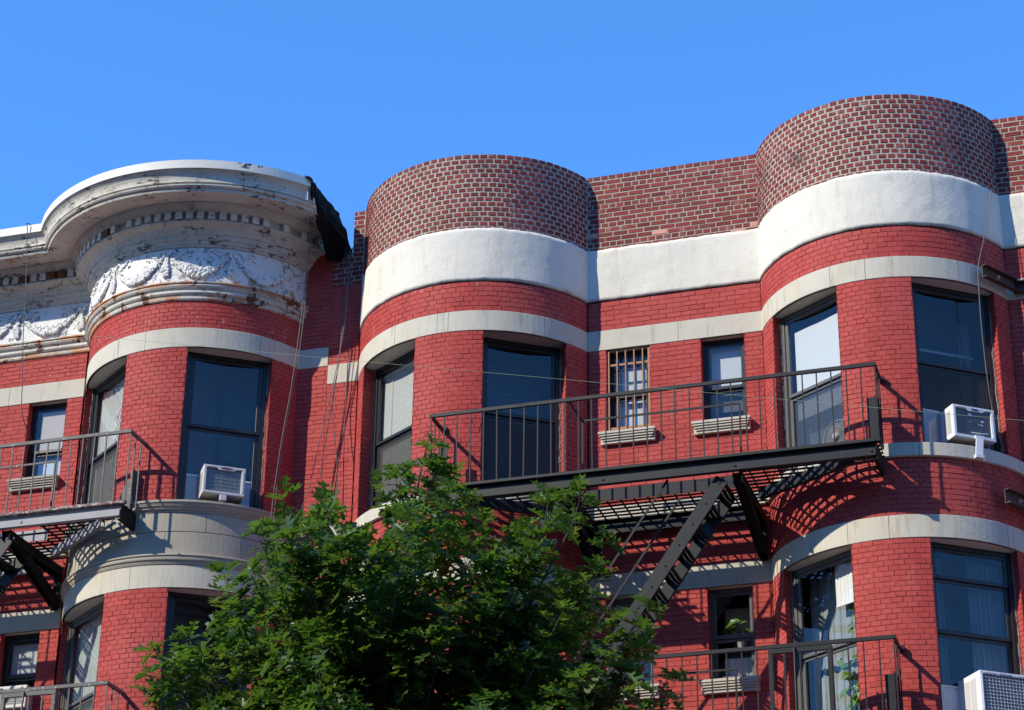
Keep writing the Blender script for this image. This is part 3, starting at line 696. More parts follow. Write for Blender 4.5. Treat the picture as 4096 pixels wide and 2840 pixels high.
while a<aright(.3)-.03:
    deg=math.degrees(a)
    if not (-19.5<deg<-13.5 or deg>41 and k%2):
        dentil(Vector((cx+(R+.255)*sin(a),cy-(R+.255)*cos(a),0)),Vector((sin(a),-cos(a),0)), deg<-19 and k in (8,10,11))
    a+=.152/(R+.3); k+=1
x=cx+(R+.3)*sin(aleft(.3))-.10
for k in range(14):
    dentil(Vector((x,-.255,0)),Vector((0,-1,0)),k in (1,2,5)); x-=.148
# festoons on the frieze
def orn(P,mb):   # P(s,z,d): along frieze
    pass
def festoon(mpf,u0,u1,zt,sag):
    mb=MB(); n=30
    for i in range(n+1):
        f=i/n; u=u0+(u1-u0)*f; z=zt-sag*(1-(2*f-1)**2); w=.022+.046*(1-abs(2*f-1)**1.6)
        for q in range(3+int(w*85)):
            mb.lump(mpf(u+R_.uniform(-.014,.014),z+R_.uniform(-w,w)*.9,.038+w*.35),w*R_.uniform(.24,.44)+.006,sq=(1,.9,1),rot=R_.random()*3)
    mb.tube([mpf(u0+(u1-u0)*i/n,zt-sag*(1-(2*i/n-1)**2),.03) for i in range(n+1)],.014,6); mb.build('festoon',m_orn,cor)
def pendant(mpf,u,zt):
    mb=MB(); n=16
    for i in range(n):
        f=i/(n-1); z=zt-.30*f; w=.020+.060*max(0,(f-.25))*(1.15-f)*2.2
        for q in range(5): mb.lump(mpf(u+R_.uniform(-w,w),z+R_.uniform(-.012,.012),.040+w*.3),.009+w*.25,rot=R_.random()*3)
    mb.tube([mpf(u,zt+.05,.035),mpf(u,zt-.3,.035)],.016,6); mb.tube([mpf(u-.05,zt+.045,.042),mpf(u+.05,zt+.045,.042)],.012,6)
    for sg in (-1,1):       # curling ribbons
        pts=[]
        for i in range(22):
            f=i/21; pts.append(mpf(u+sg*(.03+.30*f),zt+.045+.045*sin(f*9.5)*(1-f*.3)+.02*f,.042))
        mb.tube(pts,[.017-.008*i/21 for i in range(22)],6)
        mb.lump(mpf(u+sg*.035,zt+.02,.05),.024)
        for (du,dz) in ((.12,-.03),(.20,.03),(.27,-.02),(.09,-.12)):     # leaves curling off the ribbon
            a0=R_.uniform(-.6,.6); mb.tube([mpf(u+sg*(du+.035*t_),zt+dz+.03*sin(t_*2+a0),.040) for t_ in (0,.5,1,1.5)],[.006,.015,.013,.004],6)
    mb.build('pendant',m_orn,cor)
frb=lambda u_,z,d: bmap(1)(u_,z,d)
degs=(-57,-28.5,1.9,31.8,62)
for i,dg in enumerate(degs):
    if abs(dg)<60: pendant(frb,radians(dg)*R,16.335)
for a,b in zip(degs[:-1],degs[1:]): festoon(frb,radians(a+2.5)*R,radians(b-2.5)*R,16.31,.245)
pendant(fmap,-15.68,16.335); pendant(fmap,-14.66,16.335); festoon(fmap,-15.6,-14.74,16.31,.245); festoon(fmap,-16.6,-15.76,16.31,.245)

# ---- torn roofing felt over the cornice end
def felt():
    P=[(-10.79,-.99,17.34),(-10.80,-.75,17.335),(-10.79,-.47,17.345),(-10.78,-.2,17.35),(-10.79,.04,17.38),(-10.66,.02,17.10),(-10.545,-.02,16.71),(-10.70,-.03,16.58),(-10.80,-.16,16.52),(-10.79,-.42,16.64),(-10.80,-.60,16.78),(-10.79,-.70,17.0),(-10.80,-.80,17.14),(-10.79,-.93,17.10),(-10.79,-.98,17.24)]
    P=[Vector(p) for p in P]; c=sum(P,Vector())/len(P); mb=MB(); n=len(P); K=7; rings=[]
    for k in range(K+1):
        f=k/K; r=[]
        for i in range(n*4):
            a=P[i//4]; b=P[(i//4+1)%n]; q=a.lerp(b,(i%4)/4); v=c.lerp(q,f)
            r.append(v+Vector((.045*mn.noise(v*5),0,.02*mn.noise(v*9+Vector((3,3,3))))) +(Vector((.035*abs(mn.noise(v*8)),.03*mn.noise(v*11),.03*mn.noise(v*13))) if f==1 else Vector()))
        rings.append(r)
    for off,fl in ((0,0),(-.02,1)):
        vs=[v+Vector((off,0,0)) for r in rings for v in r]; m=n*4
        mb.add(vs,[((k*m+i,k*m+(i+1)%m,(k+1)*m+(i+1)%m,(k+1)*m+i) if not fl else (k*m+i,(k+1)*m+i,(k+1)*m+(i+1)%m,k*m+(i+1)%m)) for k in range(K) for i in range(m)],0,True)
    # crumpled lip over the fascia
    n=20; m=7; vs=[]
    for a in range(n+1):
        f=a/n; an=radians(50.6+3.6*f) if f<.85 else radians(53.4); rr=R+.885
        for b in range(m+1):
            g=b/m; q=Vector((cx+(rr-.16*(1-min(1,g*2.0))+.012)*sin(an),cy-(rr-.16*(1-min(1,g*2.0))+.012)*cos(an),17.382-.16*max(0,g-.5)*(.5+.9*abs(mn.noise(Vector((f*6,2,1))))+f*.9)))
            vs.append(q+Vector((.03*mn.noise(q*9),.03*mn.noise(q*8+Vector((5,5,5))),.028*mn.noise(q*12))))
    mb.add(vs,[(a*(m+1)+b,(a+1)*(m+1)+b,(a+1)*(m+1)+b+1,a*(m+1)+b+1) for a in range(n) for b in range(m)],0,True)
    t=thing('roofing_felt',(-10.79,-.4,16.6),'torn black roofing felt wrapped over the broken right end of the cornice','roofing felt')
    mb.build('felt_sheet',m_felt,t)
    mb=MB(); mb.box(lambda a,b,c_: Vector((-10.85+a,-1.02+b,c_)),-.01,.035,-.012,.0,17.02,17.15); 
    mb.build('bent_metal_flap',m_fascia,t)
felt()

# ================================================================== FIRE ESCAPES
YF=-1.56
def fire_escape(label,x0,x1,zr,zf,bays,mats,stair=None,guard=None,gate=None,brackets=(),plates=(),left_open=False,diag=()):
    rail,balm,topfl,beam,under=mats
    T=thing('fire_escape',((x0+x1)/2,0,zf),label,'fire escape','iron fire escapes on the brick fronts')
    mb=MB(); 
    def yb(x):   # back limit: wall or bow face
        y=-.03
        for b in bays:
            cx,cy,R=BAY[b]; dx=x-cx
            if abs(dx)<R+.03:
                yy=cy-sqrt((R+.03)**2-dx*dx)
                if yy<y: y=yy
        return y
    # top rail: front bar and two returns
    mb.bbox(XYZ,x0-.02,x1+.02,YF-.012,YF+.022,zr-.024,zr+.024,.003)
    for x in (x0,x1): mb.bbox(XYZ,x-.02,x+.016,YF+.023,-1.03,zr-.024,zr+.022,.003)
    for x,b in ((x0,bays[0]),(x1,bays[-1])): mb.bbox(XYZ,x-.022,x+.05,-1.115,-1.055,zr-.02,zr+.045,.004)
    mb.build('top_rail',rail,T)
    # balusters
    n=round((x1-x0)/.173); sp=(x1-x0)/n
    zb=zf+.0
    for i in range(n+1):
        x=x0+sp*i; y=YF+.005; l=MB(); j=R_.uniform(-.004,.004)
        if gate and gate[0]-.05<x<gate[1]+.05: continue
        l.bar((x+j,y,zb-.01),(x+R_.uniform(-.006,.006),y+R_.uniform(-.003,.003),zr-.02),.0148,.0148,up=(0,1,0)); l.build('baluster',balm,T)
    for x in (x0,x1):
        for y in (-1.40,-1.23):
            l=MB(); l.box(XYZ,x-.008,x+.008,y-.008,y+.008,zb,zr-.02); l.build('baluster',balm,T)
    # front angle + channel
    mb=MB(); mb.bbox(XYZ,x0-.03,x1+.02,YF-.022,YF+.05,zf-.036,zf+.004,.003); mb.build('floor_angle',topfl,T)
    mb=MB(); mb.box(XYZ,x0-.05,x1-.045,YF+.035,YF+.047,zf-.21,zf-.037)
    mb.bbox(XYZ,x0-.05,x1-.045,YF-.016,YF+.034,zf-.208,zf-.116,.003)
    mb.build('front_channel',[beam,under],T)
    for x in [x0+.6+i*1.62 for i in range(4)]:
        b=MB(); b.tube([(x,YF-.028,zf-.15),(x,YF-.017,zf-.15)],.016,8); b.build('bolt',beam,T)
    # end channels back to the bow
    for x in (x0-.03,x1-.035):
        mb=MB(); mb.box(XYZ,x-.006,x+.006,YF+.0,-1.03,zf-.255,zf-.038); mb.box(XYZ,x-.045,x-.006,YF,-1.03,zf-.255,zf-.245); mb.box(XYZ,x-.04,x-.0,YF+.02,-1.03,zf-.036,zf-.026); mb.build('end_channel',under,T)
    # back beams
    if guard:
        gx0,gx1,gy=guard
    else: gx0=gx1=0;gy=0
    wl=BAY[bays[0]][0]+1.66; wr=BAY[bays[-1]][0]-1.66 if len(bays)>1 else x1-2.0
    if len(bays)==1: wl=x0
    mb=MB(); mb.box(XYZ,wl,wr,-.055,-.042,zf-.26,zf-.06); mb.box(XYZ,wl,wr,-.10,-.055,zf-.26,zf-.248); mb.box(XYZ,wl,wr,-.10,-.055,zf-.072,zf-.06)
    mb.build('wall_channel',beam,T)
    if guard:
        mb=MB(); mb.box(XYZ,gx0,gx1,gy-.006,gy+.006,zf-.16,zf+.0); mb.box(XYZ,gx0,gx1,gy+.006,gy+.05,zf-.012,zf); mb.build('stairwell_channel',beam,T)
        mb=MB()
        h=guard[3] if False else zr-.01
        mb.bar((gx0,gy,h),(gx1,gy,h),.02,.024); mb.bar((gx0,gy,h),(gx0,YF+.02,h),.02,.022)
        mb.box(XYZ,gx0-.01,gx0+.01,gy-.012,gy+.012,zf-.2,h+.01); mb.box(XYZ,gx1-.01,gx1+.01,gy-.012,gy+.012,zf-.02,h+.01)
        mb.build('stairwell_guard',rail,T)
    # grating: flat bars on edge with cross rods
    mb=MB(); y=YF+.10; i=0; cut=.02
    while y<-.06:
        segs=[]; x=x0
        st=.04; run=None; xx=x0
        while xx<=x1+1e-6:
            ok=y<yb(xx)-.02 and not (guard and gx0+.02<xx<gx1-.02 and y<gy)
            if ok and run is None: run=xx
            if not ok and run is not None:
                segs.append((run,xx-st)); run=None
            xx+=st
        if run is not None: segs.append((run,x1))
        for a,b in segs:
            if b-a>.06:
                k=int((b-a)/.5)+1
                for q in range(k):
                    xa=a+(b-a)*q/k; xb=a+(b-a)*(q+1)/k; dz=R_.uniform(-.004,.002)
                    mb.box(XYZ,xa,xb,y-.024+R_.uniform(-.002,.002),y+.024,zf-.055+dz,zf-.047+dz)
        y+=.108; i+=1
    x=x0+.15
    while x<x1:
        ye=yb(x)-.02; ys=YF+.05
        if guard and gx0<x<gx1: ys=gy
        if ye>ys: mb.box(XYZ,x-.006,x+.006,ys,ye,zf-.08,zf-.056)
        x+=.172
    mb.build('floor_grating',under,T)
    # diagonal channels skirting the bows
    for (p,q) in diag:
        mb=MB(); P=Vector((p[0],p[1],zf-.15)); Q=Vector((q[0],q[1],zf-.15)); mb.bar(P,Q,.012,.13); d=(Q-P).normalized(); nrm=Vector((-d.y,d.x,0))
        if nrm.y>0: nrm=-nrm
        for dz in (-.06,.06): mb.bar(P-nrm*.03+Vector((0,0,dz)),Q-nrm*.03+Vector((0,0,dz)),.06,.01)
        mb.build('skirting_channel',beam,T)
    for (bx,zw) in brackets:
        mb=MB(); w=.055
        mb.box(XYZ,bx-w,bx+w,YF+.05,-.04,zf-.235,zf-.222); mb.box(XYZ,bx-w-.006,bx-w+.006,YF+.05,-.04,zf-.34,zf-.21); mb.box(XYZ,bx+w-.006,bx+w+.006,YF+.05,-.04,zf-.34,zf-.21)
        A=Vector((bx,YF+.16,zf-.26)); B=Vector((bx,-.05,zw+.05)); mb.bar(A,B,.11,.014); 
        for sx in (-w,w): mb.bar(A+Vector((sx,0,0)),B+Vector((sx,0,0)),.012,.12)
        mb.box(XYZ,bx-w,bx+w,-.045,-.03,zw-.04,zf-.2); 
        mb.build('bracket',under,T)
        b=MB(); b.tube([(bx+.03,-.06,zw+.2),(bx+.03,-.03,zw+.2)],.02,8); b.build('bolt',beam,T)
    for pl in plates:
        mb=MB(); (xa,xb,y,zt,kind)=pl; th=.008
        if kind=='taper': pts=[(xa,zf),(xa,zt),(xb,zt),(xb,zt-.19),(xb-.05,zf+.2),(xa+.05,zf)]
        else: pts=[(xa,zf),(xa,zt),(xb,zt),(xb,zf)]
        if kind=='slope': pts=[(xa-.10,zf),(xa+.05,zt-.12),(xa+.10,zt-.12),(xa+.085,zt),(xb,zt),(xb+.02,zf+.1),(xb-.02,zf)]
        mb.poly([(x_,y,z_) for x_,z_ in pts]); mb.poly([(x_,y+th,z_) for x_,z_ in pts][::-1])
        for (a,b) in zip(pts,pts[1:]+pts[:1]): mb.quad((a[0],y,a[1]),(a[0],y+th,a[1]),(b[0],y+th,b[1]),(b[0],y,b[1]))
        if kind!='taper': mb.box(XYZ,xb,xb+.008,y,y+.34,zf,zt+.04)
        mb.build('end_plate',balm,T)
    if gate:
        g0,g1=gate; mb=MB(); zt=zr-.026
        mb.bbox(XYZ,g0,g1,YF-.01,YF+.03,zt-.06,zt,.003); mb.bbox(XYZ,g0,g0+.05,YF-.01,YF+.03,zf,zt-.061,.003); mb.bbox(XYZ,g1-.05,g1,YF-.01,YF+.03,zf,zt-.061,.003)
        mb.box(XYZ,g0+.0,g0+.012,YF+.03,YF+.10,zf,zt); mb.box(XYZ,g1-.012,g1,YF+.03,YF+.10,zf,zt)
        for i in range(1,4):
            x=g0+(g1-g0)*i/4; mb.box(XYZ,x-.009,x+.009,YF+.0,YF+.018,zf,zt-.061)
        xk=g0+(g1-g0)*.42; mb.tube([(xk,YF-.03,zf),(xk,YF-.03,zt-.03),(xk,YF-.01,zt-.005)],.013,8)
        mb.build('drop_ladder_gate',rail,T)
    if stair:
        (xt,zt,xb,zb_)=stair; d=Vector((xb-xt,0,zb_-zt)).normalized(); up=Vector((-d.z,0,d.x)); 
        if up.z<0: up=-up
        S=MB(); s_root=None
        for kk,y in enumerate((-1.47,-.97)):
            mb=MB(); P=Vector((xt,y,zt)); Q=Vector((xb,y,zb_)); mb.bar(P,Q,.008,.165,up=up)
            for sg in (-1,1): mb.bar(P+up*sg*.078+Vector((0,.012,0)),Q+up*sg*.078+Vector((0,.012,0)),.03,.008,up=up)
            if kk==0: s_root=mb.build('stair',m_iron,T)
            else: mb.build('stringer',m_iron,s_root)
        nst=int((Q-P).length/.298)
        for i in range(nst):
            c=Vector((xt,0,zt))+d*(.06+.298*i); mb=MB()
            for k in range(3): mb.box(XYZ,c.x-.085+.06*k,c.x-.085+.06*k+.042,-1.466,-.974,c.z-.006,c.z+.004)
            mb.box(XYZ,c.x-.09,c.x-.083,-1.466,-.974,c.z-.045,c.z-.007); mb.box(XYZ,c.x+.08,c.x+.087,-1.466,-.974,c.z-.045,c.z-.007)
            mb.build('tread',m_ironin,s_root)
            b=MB(); b.tube([(c.x,-1.486,c.z-.0),(c.x,-1.474,c.z-.0)],.012,8); b.build('bolt',m_iron,s_root)
        for y,ox,oz in ((-1.47,-.66,.06),(-.97,-.62,.02)):
            mb=MB(); mb.bar(Vector((xt+ox,y,zt+oz)),Vector((xb+ox,y,zb_+oz)),.018,.026,up=up); mb.build('handrail',m_iron,s_root)
    return T
MI=(m_iron,m_iron,m_iron,m_iron,m_ironin)
fire_escape('black iron fire escape with steep stair spanning both bow fronts below the barred window',-8.735,-3.175,13.285,12.32,(2,3),MI,
    stair=(-5.075,12.06,-7.25,8.93),guard=(-6.945,-4.94,-.915),brackets=((-4.88,11.56),(-7.02,11.56)),plates=((-3.30,-3.20,-1.5,12.885,'rect'),(-8.69,-8.585,-1.32,13.01,'taper')),
    diag=(((-4.80,-.62),(-3.50,-1.44)),((-7.10,-.62),(-8.42,-1.44))))
fire_escape('black iron fire escape with gated opening beside the houseplants, cut by the bottom edge',-8.73,-3.15,9.89,8.91,(2,3),MI,
    guard=(-6.9,-5.10,-.9),gate=(-4.585,-3.86),brackets=((-4.88,8.2),(-7.02,8.2)),plates=((-3.29,-3.19,-1.5,9.48,'rect'),))
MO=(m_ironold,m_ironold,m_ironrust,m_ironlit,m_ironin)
fire_escape('weathered grey fire escape with rust-flaked floor edge under the ornate cornice',-18.2,-12.90,13.58,12.60,(1,),MO,
    brackets=((-14.60,11.82),),guard=(-16.3,-14.32,-.92),stair=(-14.55,12.33,-16.75,9.2),plates=((-13.10,-12.98,-1.25,13.14,'slope'),),diag=(((-14.50,-.45),(-13.35,-1.3)),))
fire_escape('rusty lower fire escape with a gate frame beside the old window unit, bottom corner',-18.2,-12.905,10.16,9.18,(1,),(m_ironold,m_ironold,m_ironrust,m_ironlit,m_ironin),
    gate=(-14.36,-13.60),brackets=((-14.60,8.4),))

# ================================================================== AIR CONDITIONERS
def text_mesh(s,size,M4,mat,parent,name='lettering',bold=False,ext=.0012):
    cu=bpy.data.curves.new('t','FONT'); cu.body=s; cu.size=size; cu.align_x='CENTER'; cu.align_y='CENTER'; cu.extrude=ext; cu.resolution_u=3
    if bold: cu.offset=.0015
    o=bpy.data.objects.new('t',cu); COL.objects.link(o); bpy.context.view_layer.update()
    me=bpy.data.meshes.new_from_object(o.evaluated_get(bpy.context.evaluated_depsgraph_get())); bpy.data.objects.remove(o)
    me.transform(M4); me.materials.clear(); me.materials.append(mat)
    n=bpy.data.objects.new(name,me); COL.objects.link(n); n.parent=parent
    if parent.parent is None: n.location=-parent.location
    return n
def frame_matrix(F,a,dn,z):
    o=F(a,dn,z); x=(F(a+1,dn,z)-o); n=(F(a,dn+1,z)-o); 
    return Matrix(((x.x,0,n.x,o.x),(x.y,0,n.y,o.y),(x.z,1,n.z,o.z),(0,0,0,1)))
def aircon(F,hw,a0,a1,z0,z1,d0,d1,label,style,zpan,sil):
    """window unit: case from d0 (window plane) to d1 (outside face)"""
    T=thing('air_conditioner',F((a0+a1)/2,d1,z0),label,'air conditioner','window air conditioners')
    mat=m_acold if style=='old' else m_ac
    b=.035; bt=.055; bb=.05; mb=MB()
    # shell without the outer face
    for (p0,p1,q0,q1) in ((a0,a0+.006,z0,z1),(a1-.006,a1,z0,z1)): mb.bbox(F,p0,p1,d0,d1,q0,q1,.002)
    mb.bbox(F,a0+.006,a1-.006,d0,d1,z1-.006,z1,.002); mb.bbox(F,a0+.006,a1-.006,d0,d1,z0,z0+.006,.002)
    # face border
    mb.bbox(F,a0+.006,a0+b,d1-.02,d1+.003,z0+.006,z1-.006,.002); mb.bbox(F,a1-b*1.5,a1-.006,d1-.02,d1+.003,z0+.006,z1-.006,.002)
    mb.bbox(F,a0+b,a1-b*1.5,d1-.02,d1+.003,z1-bt*.62,z1-.006,.002); mb.bbox(F,a0+b,a1-b*1.5,d1-.02,d1+.003,z0+.006,z0+bb*.8,.002)
    am=(a0+a1)/2+.02
    if style!='grid':
        pts=[(am-.13,z1-bt*.62),(am-.10,z1-bt*1.05),(am+.10,z1-bt*1.05),(am+.13,z1-bt*.62)]
        mb.poly([F(x,d1+.002,z) for x,z in pts]); mb.poly([F(x,d1-.018,z) for x,z in pts][::-1])
        for p,q in zip(pts,pts[1:]): mb.quad(F(p[0],d1-.018,p[1]),F(q[0],d1-.018,q[1]),F(q[0],d1+.002,q[1]),F(p[0],d1+.002,p[1]))
    # raised ribs on the border
    for (p0,p1) in ((a0+.05,am-.14),(am+.14,a1-.06)): mb.bbox(F,p0,p1,d1+.003,d1+.008,z1-.026,z1-.017,.002)
    mb.bbox(F,a1-.038,a1-.022,d1+.003,d1+.008,z0+.05,z1-.05,.002); 
    if style=='grid': mb.bbox(F,a0+.016,a0+.026,d1+.003,d1+.009,z0+.04,z1-.05,.002)
    mb.build('case',mat,T)
    # side louvres
    mb=MB(); n=20 if style!='old' else 16
    for i in range(n):
        z=z0+.07+(z1-z0-.13)*i/n
        for (da,db) in ((.30,.52),(.55,.80)):
            mb.box(F,a0-.0015,a0+.0,d0+(d1-d0)*da,d0+(d1-d0)*db,z,z+.0042)
    mb.build('side_louvres',m_textg,T)
    # coil
    mb=MB(); mb.quad(F(a0+.02,d1-.022,z0+.02),F(a1-.02,d1-.022,z0+.02),F(a1-.02,d1-.022,z1-.02),F(a0+.02,d1-.022,z1-.02))
    mb.build('coil',m_coil2 if style=='old' else m_coil,T)
    mb=MB()
    if style=='grid':
        n=13; m=11
        for i in range(n+1):
            x=a0+b+(a1-b*2.5-a0)*i/n; mb.tube([F(x,d1-.006,z0+.03),F(x,d1-.006,z1-.03)],.0024,5)
        for i in range(m+1):
            z=z0+.035+(z1-z0-.07)*i/m; mb.tube([F(a0+.02,d1-.003,z),F(a1-.02,d1-.003,z)],.0024,5)
        mb.build('wire_grille',m_ac,T)
    elif style=='old':
        for i in range(6):
            z=z0+.07+(z1-z0-.15)*i/5; mb.box(F,a0+b,a1-b*1.5,d1-.0205,d1-.018,z,z+.0028)
        for x in (am-.05,a1-.12): mb.box(F,x,x+.003,d1-.0205,d1-.018,z0+.12,z1-.08)
        mb.build('grille_wires',m_fin,T)
    else:
        for i in range(22):
            z=z0+.05+(z1-z0-.12)*i/21; mb.box(F,a0+b,a1-b*1.5,d1-.0212,d1-.019,z,z+.0022)
        mb.build('grille_wires',m_textg,T)
        mb=MB()
        for (x,z,s) in ((am-.06,z1-.105,.030),(am+.10,z1-.17,.018),(am+.09,z1-.22,.014),(am+.05,z1-.22,.012),(am-.07,z1-.19,.009)):
            mb.poly([F(x+s*1.5*cos(k*1.26+x*40)*R_.uniform(.5,1.2),d1-.016+.004*(k%2),z+s*.9*sin(k*1.26+x*40)*R_.uniform(.5,1.2)) for k in range(5)])
        mb.bar(F(am-.06,d1-.02,z0+.085),F(am+.07,d1-.018,z0+.088),.012,.012); mb.bar(F(am+.07,d1-.02,z0+.088),F(am+.17,d1-.019,z0+.10),.008,.008)
        mb.build('torn_foil',m_gate,T)
    # accordion panels
    for (p0,p1) in ((-hw+.09,a0-.002),(a1+.002,hw-.09)):
        if p1-p0<.03: continue
        mb=MB(); n=max(4,int((p1-p0)/.014)); A=lin(p0,p1,n)
        for i in range(n):
            o0=.006 if i%2 else 0; o1=0 if i%2 else .006
            mb.quad(F(A[i],-.05+o0,sil),F(A[i+1],-.05+o1,sil),F(A[i+1],-.05+o1,zpan),F(A[i],-.05+o0,zpan))
        mb.box(F,p0,p1,-.06,-.035,zpan,zpan+.018); mb.box(F,p0,p1,-.06,-.035,sil-.0,sil+.012)
        mb.build('side_panel',m_acside if style!='old' else m_ac,T)
    return T,am
# old unit in the left house
F,hw=winframe(1,1)
T,am=aircon(F,hw,-.268,.287,12.822,13.222,-.06,.345,'old pale window unit over the stone apron of the left bow','old',13.19,12.72)
mb=MB(); mb.box(F,am-.075,am+.075,.348+.001,.352,13.181,13.207); bd=mb.build('name_badge',m_badge,T)
text_mesh('SHARP',.030,frame_matrix(F,am,.353,13.194),m_badge2,T,bold=True)
mb=MB(); mb.bbox(F,-.035,.055,.27,.352,12.74,12.818,.006); mb.build('drain_bracket',m_acold,T)
# white unit upper right with strut
F,hw=winframe(3,1)
T,am=aircon(F,hw,-.214,.352,12.560,12.978,-.06,.255,'white window unit with torn foil on a slanted bracket, upper right bow','foil',12.98,12.46)
text_mesh('Danby',.036,frame_matrix(F,am,.2595,12.943),m_text,T,bold=True)
mb=MB(); mb.bar(F(.115,.272,12.575),F(.06,.315,12.325),.095,.016,up=F(0,1,0)-F(0,0,0)); mb.bar(F(.10,.05,12.548),F(.10,.25,12.55),.03,.012)
mb.box(F,.005,.115,.285,.34,12.285,12.325); mb.box(F,.055,.175,.256,.28,12.56,12.60); mb.build('support_bracket',m_ac,T)
# big unit bottom right
T,am=aircon(F,hw,-.245,.40,9.10,9.602,-.06,.43,'large white window unit with square wire grille, bottom right corner','grid',9.52,9.04)
text_mesh('FRIGIDAIRE',.030,frame_matrix(F,am-.01,.4335,9.575),m_textg,T)
# small unit in the flat window bottom left
F,hw=flatframe(-15.382,-14.806)
aircon(F,hw,-.20,.285,10.41,10.715,-.1,.30,'small white window unit behind the rusty railing, bottom left corner','old',10.71,10.41)

# ================================================================== CABLES, LINE, CHANNELS
def smooth(pts,n=8):
    P=[Vector(p) for p in pts]; out=[]
    for i in range(len(P)-1):
        p0=P[max(i-1,0)];p1=P[i];p2=P[i+1];p3=P[min(i+2,len(P)-1)]
        for k in range(n):
            t=k/n; out.append(.5*((2*p1)+(-p0+p2)*t+(2*p0-5*p1+4*p2-p3)*t*t+(-p0+3*p1-3*p2+p3)*t**3))
    out.append(P[-1]); return out
def cable(pts,r,mat,label,double=None):
    mb=MB(); mb.tube(smooth(pts),r,6)
    if double: mb.tube(smooth([Vector(p)+Vector((double*sin(i*1.7)*.5+double,.02,0)) for i,p in enumerate(pts)]),r,6)
    o=mb.build('hanging_cable',mat); tag(o,label,'cable','cables hanging down the fronts'); return o
cable([(-15.16,-.5,17.44),(-15.191,-.895,17.39),(-15.185,-.90,17.25),(-15.107,-.9,16.385),(-15.05,-.9,15.536),(-14.982,-.9,14.841),(-14.926,-.9,14.362),(-14.87,-.7,14.087),(-14.86,-.2,13.85)],.0065,m_cable,'thin grey cable hanging over the cornice left of the bow')
cable([(-10.83,-.60,17.36),(-10.94,-.62,16.95),(-10.956,-.55,16.801),(-10.972,-.55,16.245),(-11.004,-.55,15.632),(-11.048,-.55,15.03),(-11.098,-.55,14.439),(-11.205,-.55,13.541),(-11.278,-.55,12.474),(-11.27,-.5,11.0),(-11.2,-.5,9.0)],.006,m_cablep,'pair of pale cables falling from the torn cornice end to the tree',.022)
cable([(-10.56,-.06,16.72),(-10.49,-.2,16.45),(-10.537,-.2,15.262),(-10.763,-.2,13.961),(-10.936,-.2,13.014),(-11.3,-.2,11.9),(-11.5,-.2,10.6)],.0055,m_cablep,'pale cable slanting down left across the wall between the bows')
cable([(-10.58,-.10,16.72),(-10.586,-.16,16.4),(-10.573,-.16,15.421),(-10.619,-.16,14.62),(-10.735,-.16,13.714),(-10.834,-.16,12.576),(-10.95,-.16,11.2)],.0055,m_cable,'dark cable nearest the slanting pale one, between the bows')
cable([(-10.50,-.08,16.72),(-10.502,-.12,16.4),(-10.478,-.12,15.427),(-10.474,-.12,14.354),(-10.476,-.12,13.701),(-10.449,-.12,12.865),(-10.45,-.12,11.4)],.008,m_cable,'thick straight dark cable beside the middle bow')
cable([(-10.523,-.2,16.6),(-10.56,-.2,15.062),(-10.638,-.2,14.405),(-10.603,-.2,13.942),(-10.536,-.2,13.481),(-10.517,-.2,13.095),(-10.56,-.2,12.466),(-10.6,-.2,11.6)],.006,m_cable,'thin kinked cable with a bend at mid window height between the bows')
def b3p(a,d,z): return bmap(3)(radians(a)*BAY[3][2],z,d)
cable([b3p(70.2,.0,17.37),b3p(70,.04,17.30),b3p(60,.05,16.153),b3p(51.7,.05,15.355),b3p(47.3,.05,14.937),b3p(46.5,.05,14.557),b3p(46.8,.03,14.066),b3p(48.5,.0,13.412),b3p(51,-.02,12.9),b3p(54,.01,12.5)],.006,m_cablep,'cable hanging from the parapet past the right bow window')
mb=MB(); G=[(-19.5,-1.9,16.20),(-14.447,-1.9,15.097),(-13.465,-1.9,14.883),(-9.614,-1.9,14.007),(-7.574,-1.9,13.553),(-4.406,-1.9,12.842),(-1.489,-1.9,12.197),(3.,-1.9,11.22)]
mb.tube(smooth(G,10),.0022,5); tag(mb.build('plastic_line',m_green),'thin green line stretched across both fronts from left to lower right','line')
def channel(mp,u0,u1,z0,z1,label,d=.012,curved=True):
    T=thing('steel_channel',mp((u0+u1)/2,z0,d),label,'steel channel','rusted steel channels bolted at the right edge')
    mb=MB(); P0=mp(u0,0,d); P1=mp(u1,0,d); t=(P1-P0).normalized(); n=Vector((t.y,-t.x,0)); 
    L=(P1-P0).length; Fc=lambda a,b,c: P0+t*a+n*b+Vector((0,0,c))
    if n.y>0: Fc=lambda a,b,c: P0+t*a-n*b+Vector((0,0,c))
    o=.10 if curved else .0
    mb.box(Fc,0,L,o,o+.012,z0,z1); mb.box(Fc,0,L,o+.012,o+.07,z0,z0+.012); mb.box(Fc,0,L,o+.012,o+.07,z1-.012,z1)
    mb.build('web',m_steelr,T)
    mb=MB(); mb.tube([Fc(L*.45,o+.012,(z0+z1)/2),Fc(L*.45,o+.05,(z0+z1)/2+.004)],.014,8); mb.tube([Fc(L*.45,o+.012,(z0+z1)/2),Fc(L*.45,o+.022,(z0+z1)/2)],.026,6,smooth=False); mb.build('bolt',m_zinc,T)
RR=BAY[3][2]
channel(bmap(3),radians(46.6)*RR,radians(67.6)*RR,14.757,14.925,'rusted steel channel bolted across the right bow at lintel height')
channel(bmap(3),radians(48.0)*RR,radians(67.6)*RR,11.755,11.935,'rusted steel channel bolted on the right bow below its sill band')
channel(fmap,-1.575,.9,14.757,14.915,'rusted steel channel on the flat wall at the right edge',.01,False)

